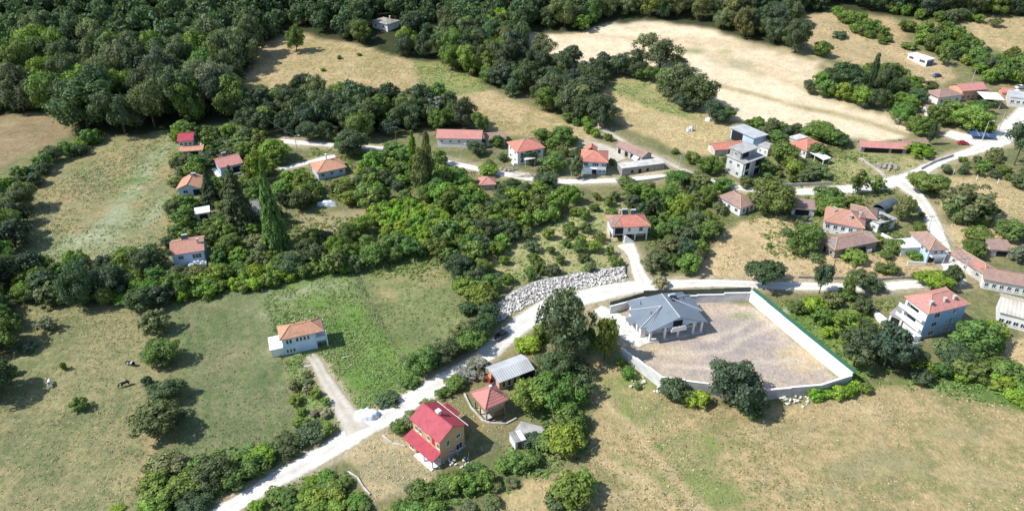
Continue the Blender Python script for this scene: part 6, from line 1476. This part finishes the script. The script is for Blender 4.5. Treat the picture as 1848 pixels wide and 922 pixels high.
CNT['R3'] = wood('low green shrub by the left compound wall', 'shrubs by the left compound wall', [(1085, 660), (1115, 650), (1160, 690), (1190, 710), (1150, 700), (1110, 680)], 3.4, (2.4, 4), (.5, .8), ['bush'], ['light', 'olive', 'mid'], free=True)
CNT['S1'] = wood('shrub in the sunlit hedge above the left meadow', 'diagonal hedge above the left meadow', [(-60, 372), (0, 346), (60, 312), (110, 278), (165, 250), (172, 264), (128, 290), (90, 320), (52, 356), (0, 396), (-60, 420)], 4.4, (5.5, 8.5), (.6, .85), ['bush', 'mid'], ['light', 'mid', 'dark'])
CNT['S2'] = wood('dark broadleaf tree in the shaded belt along the left edge', 'tree belt along the left edge', [(-80, 410), (0, 385), (48, 365), (46, 420), (30, 470), (40, 500), (20, 560), (24, 640), (0, 720), (-90, 760)], 5.2, (7, 11), (.85, 1.1), ['oak', 'mid'], ['dark', 'deep', 'mid'], free=True)
CNT['S3'] = wood('tree in the row between the left meadow and the cow pasture', 'tree row above the cow pasture', [(20, 500), (130, 486), (250, 488), (310, 500), (330, 530), (300, 556), (220, 552), (140, 552), (40, 545)], 4.6, (5, 8.5), (.75, 1.0), ['oak', 'mid', 'bush'], ['dark', 'mid', 'deep', 'light'])
CNT['S4'] = wood('bright bramble shrub in the band above the green pasture', 'bramble band above the green pasture', [(318, 520), (400, 502), (480, 488), (560, 478), (640, 478), (640, 492), (540, 502), (472, 522), (400, 532), (330, 546)], 3.0, (3.6, 6), (.6, .9), ['bush'], ['light', 'mid', 'light', 'bright'], avoid_lone=False)
CNT['S6'] = wood('shrub in the hedge left of the lower gravel road', 'hedge left of the lower road', [(262, 866), (330, 850), (430, 842), (510, 806), (560, 780), (598, 772), (600, 782), (520, 838), (440, 880), (380, 908), (330, 950), (250, 950)], 3.6, (4, 7), (.6, .85), ['bush', 'mid'], ['mid', 'mid', 'light'])
CNT['S7'] = wood('bramble shrub in the green tangle right of the lower road', 'bramble tangle right of the lower road', [(380, 960), (450, 924), (520, 880), (580, 852), (622, 852), (650, 880), (672, 915), (690, 960)], 2.5, (3, 4.6), (.35, .55), ['bush'], ['light', 'bright', 'light', 'mid'], avoid_lone=False, road=0.4)
CNT['S8'] = wood('shrub in the hedge below the crimson roofed house', 'hedge below the crimson roofed house', [(690, 950), (735, 905), (780, 876), (850, 856), (900, 834), (960, 818), (1000, 822), (940, 850), (880, 874), (820, 900), (770, 935)], 2.9, (3.4, 5.5), (.45, .7), ['bush'], ['mid', 'light', 'light', 'mid'], avoid_lone=False)
CNT['S8b'] = wood('low sprawling bramble in the dry strip at the bottom edge', 'sprawling brambles at the bottom edge', [(780, 960), (850, 892), (920, 868), (960, 862), (900, 900), (850, 950)], 3.0, (2.6, 4.2), (.35, .55), ['bush'], ['light', 'olive', 'mid'], avoid_lone=False)
CNT['S9'] = wood('shrub in the roadside thicket beside the mown grazing lot', 'thicket beside the mown lot', [(690, 726), (730, 690), (790, 652), (850, 614), (885, 584), (888, 596), (850, 632), (800, 660), (750, 694), (706, 728)], 3.4, (4, 6.5), (.6, .8), ['bush', 'mid'], ['mid', 'dark', 'olive'])
CNT['U'] = wood('straggly weed shrub left of the farm track', 'weed shrubs left of the farm track', [(524, 690), (560, 676), (585, 720), (606, 762), (560, 776), (540, 772)], 2.6, (2, 3.4), (.5, .8), ['bush', 'loose'], ['olive', 'light', 'straw', 'light'])
CNT['W'] = wood('shrub in the hedge between the diagonal lane and the hillside', 'hedge beside the diagonal lane', [(1030, 205), (1075, 230), (1110, 256), (1150, 275), (1140, 280), (1095, 258), (1050, 240), (1010, 222)], 4.0, (3.5, 6), (.6, .9), ['bush', 'mid'], ['mid', 'light', 'mid'])
CNT['X'] = wood('small tree between the upper right houses and the wheat field', 'trees behind the red roofed canopy house', [(1360, 225), (1410, 232), (1450, 240), (1440, 248), (1380, 246), (1340, 236)], 4.0, (4, 6), (.6, .85), ['mid', 'bush'], ['mid', 'dark', 'olive'], name='garden_tree')
CNT['Y'] = wood('garden shrub around the houses of the right hand cluster', 'garden shrubs of the right hand cluster', [(1400, 395), (1480, 372), (1600, 372), (1660, 380), (1690, 440), (1640, 470), (1560, 470), (1480, 470), (1420, 440)], 6.0, (2.4, 4.5), (.6, .95), ['bush', 'mid', 'loose'], ['mid', 'olive', 'light'], name='garden_tree')
CNT['Z'] = wood('garden shrub beside the village street right of the white villa', 'garden shrubs along the village street', [(880, 300), (1000, 250), (1120, 300), (1110, 322), (960, 318)], 5.0, (3, 5.5), (.6, .85), ['mid', 'bush'], ['mid', 'olive', 'dark'], name='garden_tree')
CNT['Z2'] = wood('shrub among the houses left of the unfinished concrete house', 'shrubs around the unfinished concrete house', [(1215, 318), (1300, 290), (1400, 280), (1500, 330), (1400, 334), (1300, 336)], 5.0, (3, 6), (.6, .85), ['mid', 'bush'], ['mid', 'light', 'olive'], name='garden_tree')
CNT['Z3'] = wood('shrub beside the road behind the row of white fence posts', 'shrubs behind the white fence posts', [(1690, 312), (1720, 290), (1800, 290), (1850, 300), (1850, 330), (1760, 318)], 4.6, (3, 6), (.6, .9), ['bush', 'mid', 'loose'], ['olive', 'mid', 'dark'])

# the far rest of the hillside forest, too many to tell apart: one mass
src = []
for i in range(4):
    me = crown_mesh('oak', 200 + i, 1100, .056); n = len(me.vertices); v = np.zeros(n * 3, np.float32); me.vertices.foreach_get('co', v)
    t = np.zeros(len(me.polygons), np.float32); me.attributes['tone'].data.foreach_get('value', t); src.append((v.reshape(-1, 3), t))
wpB = wpoly([(-200, -8), (2050, -8), (2050, -40), (-200, -40)])
grid = {}
for _ in range(5000):
    x, y = rng.uniform(-420, 420), rng.uniform(470, 640)
    if inpoly(np.array([x]), np.array([y]), wpB)[0] and dist_ok(grid, x, y, 8.5):
        grid.setdefault((int(x // 4), int(y // 4)), []).append((x, y)); REST.append((x, y, float(rng.uniform(9, 13)), float(rng.uniform(11, 15)), 'dark'))
Vv, Tt = [], []
for i, (x, y, w, h, tn) in enumerate(REST):
    v, t = src[i % 4]; a = rng.uniform(0, 6.28); c, s = math.cos(a), math.sin(a)
    q = np.stack([(v[:, 0] * c - v[:, 1] * s) * w + x, (v[:, 0] * s + v[:, 1] * c) * w + y, v[:, 2] * h + hz(x, y)], 1)
    Vv.append(q); Tt.append(np.clip(t + rng.normal(0, .1), 0, 1))
Vv = np.concatenate(Vv); Tt = np.concatenate(Tt)
o = link(bpy.data.objects.new('forest', np_mesh('forest', Vv, np.arange(len(Vv)).reshape(-1, 4), M['leaf'], {'tone': ('FACE', 'FLOAT', Tt)})))
o.color = (*TONE['dark'], 1); tag(o, 'far mass of dark forest trees along the top of the hillside', 'forest', None, 'stuff')

# ------------------------------------------------------------------ grass and weeds
def tufts(name, label, polys, dens, size, tone, patch=None, cards=4, hgt=1.0, cap=30000):
    Ps = []
    for poly in polys:
        wp = field_polys[poly] if isinstance(poly, str) else wpoly(poly)
        xs = [q[0] for q in wp]; ys = [q[1] for q in wp]
        x0, x1, y0, y1 = max(min(xs), -330), min(max(xs), 330), max(min(ys), 84), min(max(ys), 460)
        n = int(min(cap * 3, (x1 - x0) * (y1 - y0) * dens))
        x, y = rng.uniform(x0, x1, n), rng.uniform(y0, y1, n)
        k = inpoly(x + 1.6 * vnoise(x * .4, y * .4, 61), y + 1.6 * vnoise(x * .4, y * .4, 62), wp) & (np.abs(x) < y * .78 + 26)
        if patch is not None: k &= (vnoise(x * patch[0], y * patch[0], patch[1]) + .5 * vnoise(x * patch[0] * 3, y * patch[0] * 3, patch[1] + 1)) > patch[2] + .55 * (rng.uniform(-1, 1, n))
        for a in road_lines:
            m = k.copy(); m &= (x > a[:, 0].min() - 8) & (x < a[:, 0].max() + 8) & (y > a[:, 1].min() - 8) & (y < a[:, 1].max() + 8)
            if m.any():
                d = polyline_dist(x[m], y[m], a[::3]); ww = a[:, 2].mean() / 2 + .4; kk = k[m]; kk &= d > ww; k[m] = kk
        for a_, b_, r_ in NOGO: k &= (x - a_) ** 2 + (y - b_) ** 2 > (r_ * .8) ** 2
        Ps.append(np.stack([x[k], y[k]], 1))
    P = np.concatenate(Ps)
    if len(P) > cap: P = P[rng.permutation(len(P))[:cap]]
    n = len(P)
    if not n: return
    sz = size * rng.uniform(.55, 1.5, n)
    ctr = np.repeat(np.column_stack([P, height(P[:, 0], P[:, 1])]), cards, 0); szr = np.repeat(sz, cards)
    d = rng.normal(0, 1, (n * cards, 3)); d[:, 2] = np.abs(d[:, 2]) * .8 + 1.1; d /= np.linalg.norm(d, axis=1)[:, None]
    d2 = rng.normal(0, 1, (n * cards, 3)); d2[:, 2] = np.abs(d2[:, 2]) * .35 + .12; pos = ctr + d2 * (szr * .5)[:, None] * np.array([1, 1, hgt])
    tn = np.clip(np.repeat(.5 + rng.normal(0, .15, n), cards) + rng.normal(0, .1, n * cards), 0, 1)
    v, f, tn = leaf_quads(pos, d, szr * .42, tn, rng, .22)
    o = link(bpy.data.objects.new(name, np_mesh(name, v, f, M['leaf'], {'tone': ('FACE', 'FLOAT', tn)})))
    o.color = (*tone, 1); tag(o, label, 'grass' if 'grass' in name else 'weeds', None, 'stuff')
tufts('dry_grass', 'dry straw coloured grass tufts across the lower right grassland', ['dry_grassland', 'lower_strip'], 1.8, .40, (.54, .45, .28), (.09, 21, -.1), 3, .5, 24000)
tufts('green_grass', 'green grass tufts in patches of the lower right grassland', ['dry_grassland', 'lower_strip'], 1.6, .40, (.27, .29, .13), (.06, 22, .35), 3, .5, 12000)
tufts('dry_grass', 'dry grass tufts in the cow pasture', ['cow_pasture'], 1.6, .36, (.42, .37, .22), (.08, 23, .0), 3, .5, 13000)
tufts('green_grass', 'green grass tufts in the cow pasture and the green pasture', ['cow_pasture', 'green_pasture'], 1.5, .36, (.24, .265, .125), (.08, 24, .1), 3, .5, 13000)
tufts('weeds', 'tall bright weeds filling the lot around the small white terraced house', ['weedy_lot'], 3.4, .5, (.22, .33, .10), (.10, 25, -.25), 4, .5, 11000)
tufts('pale_weeds', 'pale seeding weeds in the lot around the small white terraced house', ['weedy_lot'], 1.6, .6, (.28, .33, .16), (.09, 26, .15), 4, .5, 3500)
tufts('weeds', 'green weeds and grass in the mown grazing lot', ['grazing_lot'], 1.5, .40, (.23, .28, .10), (.09, 27, -.1), 4, .5, 4000)
tufts('pale_weeds', 'pale and tan weeds in the rough left meadow', ['rough_meadow'], 1.2, .6, (.38, .39, .25), (.06, 28, .1), 4, .5, 9000)
tufts('weeds', 'green weeds in the rough left meadow', ['rough_meadow'], 1.0, .6, (.28, .33, .14), (.06, 29, .2), 4, .5, 6000)
tufts('dry_grass', 'long golden grass on the dry hillside and hay meadow', ['dry_hillside', 'hay_meadow', 'rough_verge'], 1.3, .45, (.62, .52, .33), (.07, 30, -.3), 4, .6, 16000)
tufts('green_grass', 'green grass on the hillside strips', ['green_strip', 'meadow_strip', 'rough_verge', 'orchard_ground'], 1.1, .6, (.25, .32, .11), (.09, 31, -.2), 4, .6, 6000)
tufts('dry_grass', 'dry straw tufts in the straw field and the upper terraces', ['straw_field', 'upper_terrace', 'straw_garden', 'straw_patch', 'corner_field', 'far_field', 'orchard_plot', 'terrace_plot'], .8, .6, (.58, .47, .30), (.08, 32, -.1), 4, .6, 8000)
tufts('dry_grass', 'dry grass in the lot in front of the crimson roofed house', ['dry_lot', 'house_plot'], 2.2, .36, (.56, .48, .33), (.15, 33, -.3), 4, .7, 2500)
tufts('weeds', 'green undergrowth between the village gardens', [[(300, 240), (520, 250), (1000, 335), (1060, 345), (900, 430), (870, 520), (640, 490), (310, 545)], [(1120, 350), (1300, 330), (1330, 395), (1180, 500), (1160, 470)], [(1360, 540), (1620, 540), (1640, 690), (1560, 700), (1530, 690)], [(1350, 260), (1540, 260), (1700, 300), (1680, 460), (1400, 470), (1340, 390)]], 1.0, .9, (.19, .28, .08), (.07, 34, -.05), 5, .6, 11000)
tufts('weeds', 'green undergrowth along the lower hedges and roadsides', [[(380, 960), (560, 850), (620, 855), (670, 920), (690, 960)], [(700, 960), (790, 876), (900, 830), (960, 760), (900, 690), (1060, 640), (1060, 840), (900, 880)], [(1640, 700), (1700, 660), (1900, 720), (1900, 760), (1780, 725)], [(250, 960), (260, 850), (600, 770), (480, 870)]], 1.4, .9, (.20, .30, .08), (.10, 35, -.2), 5, .6, 8000)

# ------------------------------------------------------------------ a label of its own for every lone plant
NTH = ['', 'second', 'third', 'fourth', 'fifth', 'sixth', 'seventh', 'eighth', 'ninth', 'tenth', 'eleventh', 'twelfth']
groups = {}
for root, px, by, w, h, kind, tone in LABELLED:
    best = min(LANDMARKS, key=lambda L: math.hypot(L[1] - px, (L[2] - by) * 1.6))
    dx, dy = px - best[1], (by - best[2]) * 1.6
    rel = ('right of' if dx > 0 else 'left of') if abs(dx) > abs(dy) else ('in front of' if dy > 0 else 'behind')
    size = 'tall' if h > 11 else ('small' if w < 4.5 else ('wide' if w > 9 else ''))
    key = (size, WORD[tone], NAMES[kind][1], rel, best[0])
    groups.setdefault(key, []).append((math.hypot(dx, dy), root))
for (size, tone, noun, rel, lm), lst in groups.items():
    lst.sort(key=lambda q: q[0])
    for i, (d, root) in enumerate(lst):
        nth = '' if len(lst) == 1 else ('nearest' if i == 0 else NTH[min(i, 11)] + ' nearest')
        root['label'] = ' '.join(q for q in (nth, size, tone, noun, rel, 'the', lm) if q)
print('COUNTS', CNT, 'plants', veg_i[0], 'rest', len(REST), 'max per key', max(len(v) for v in groups.values()))
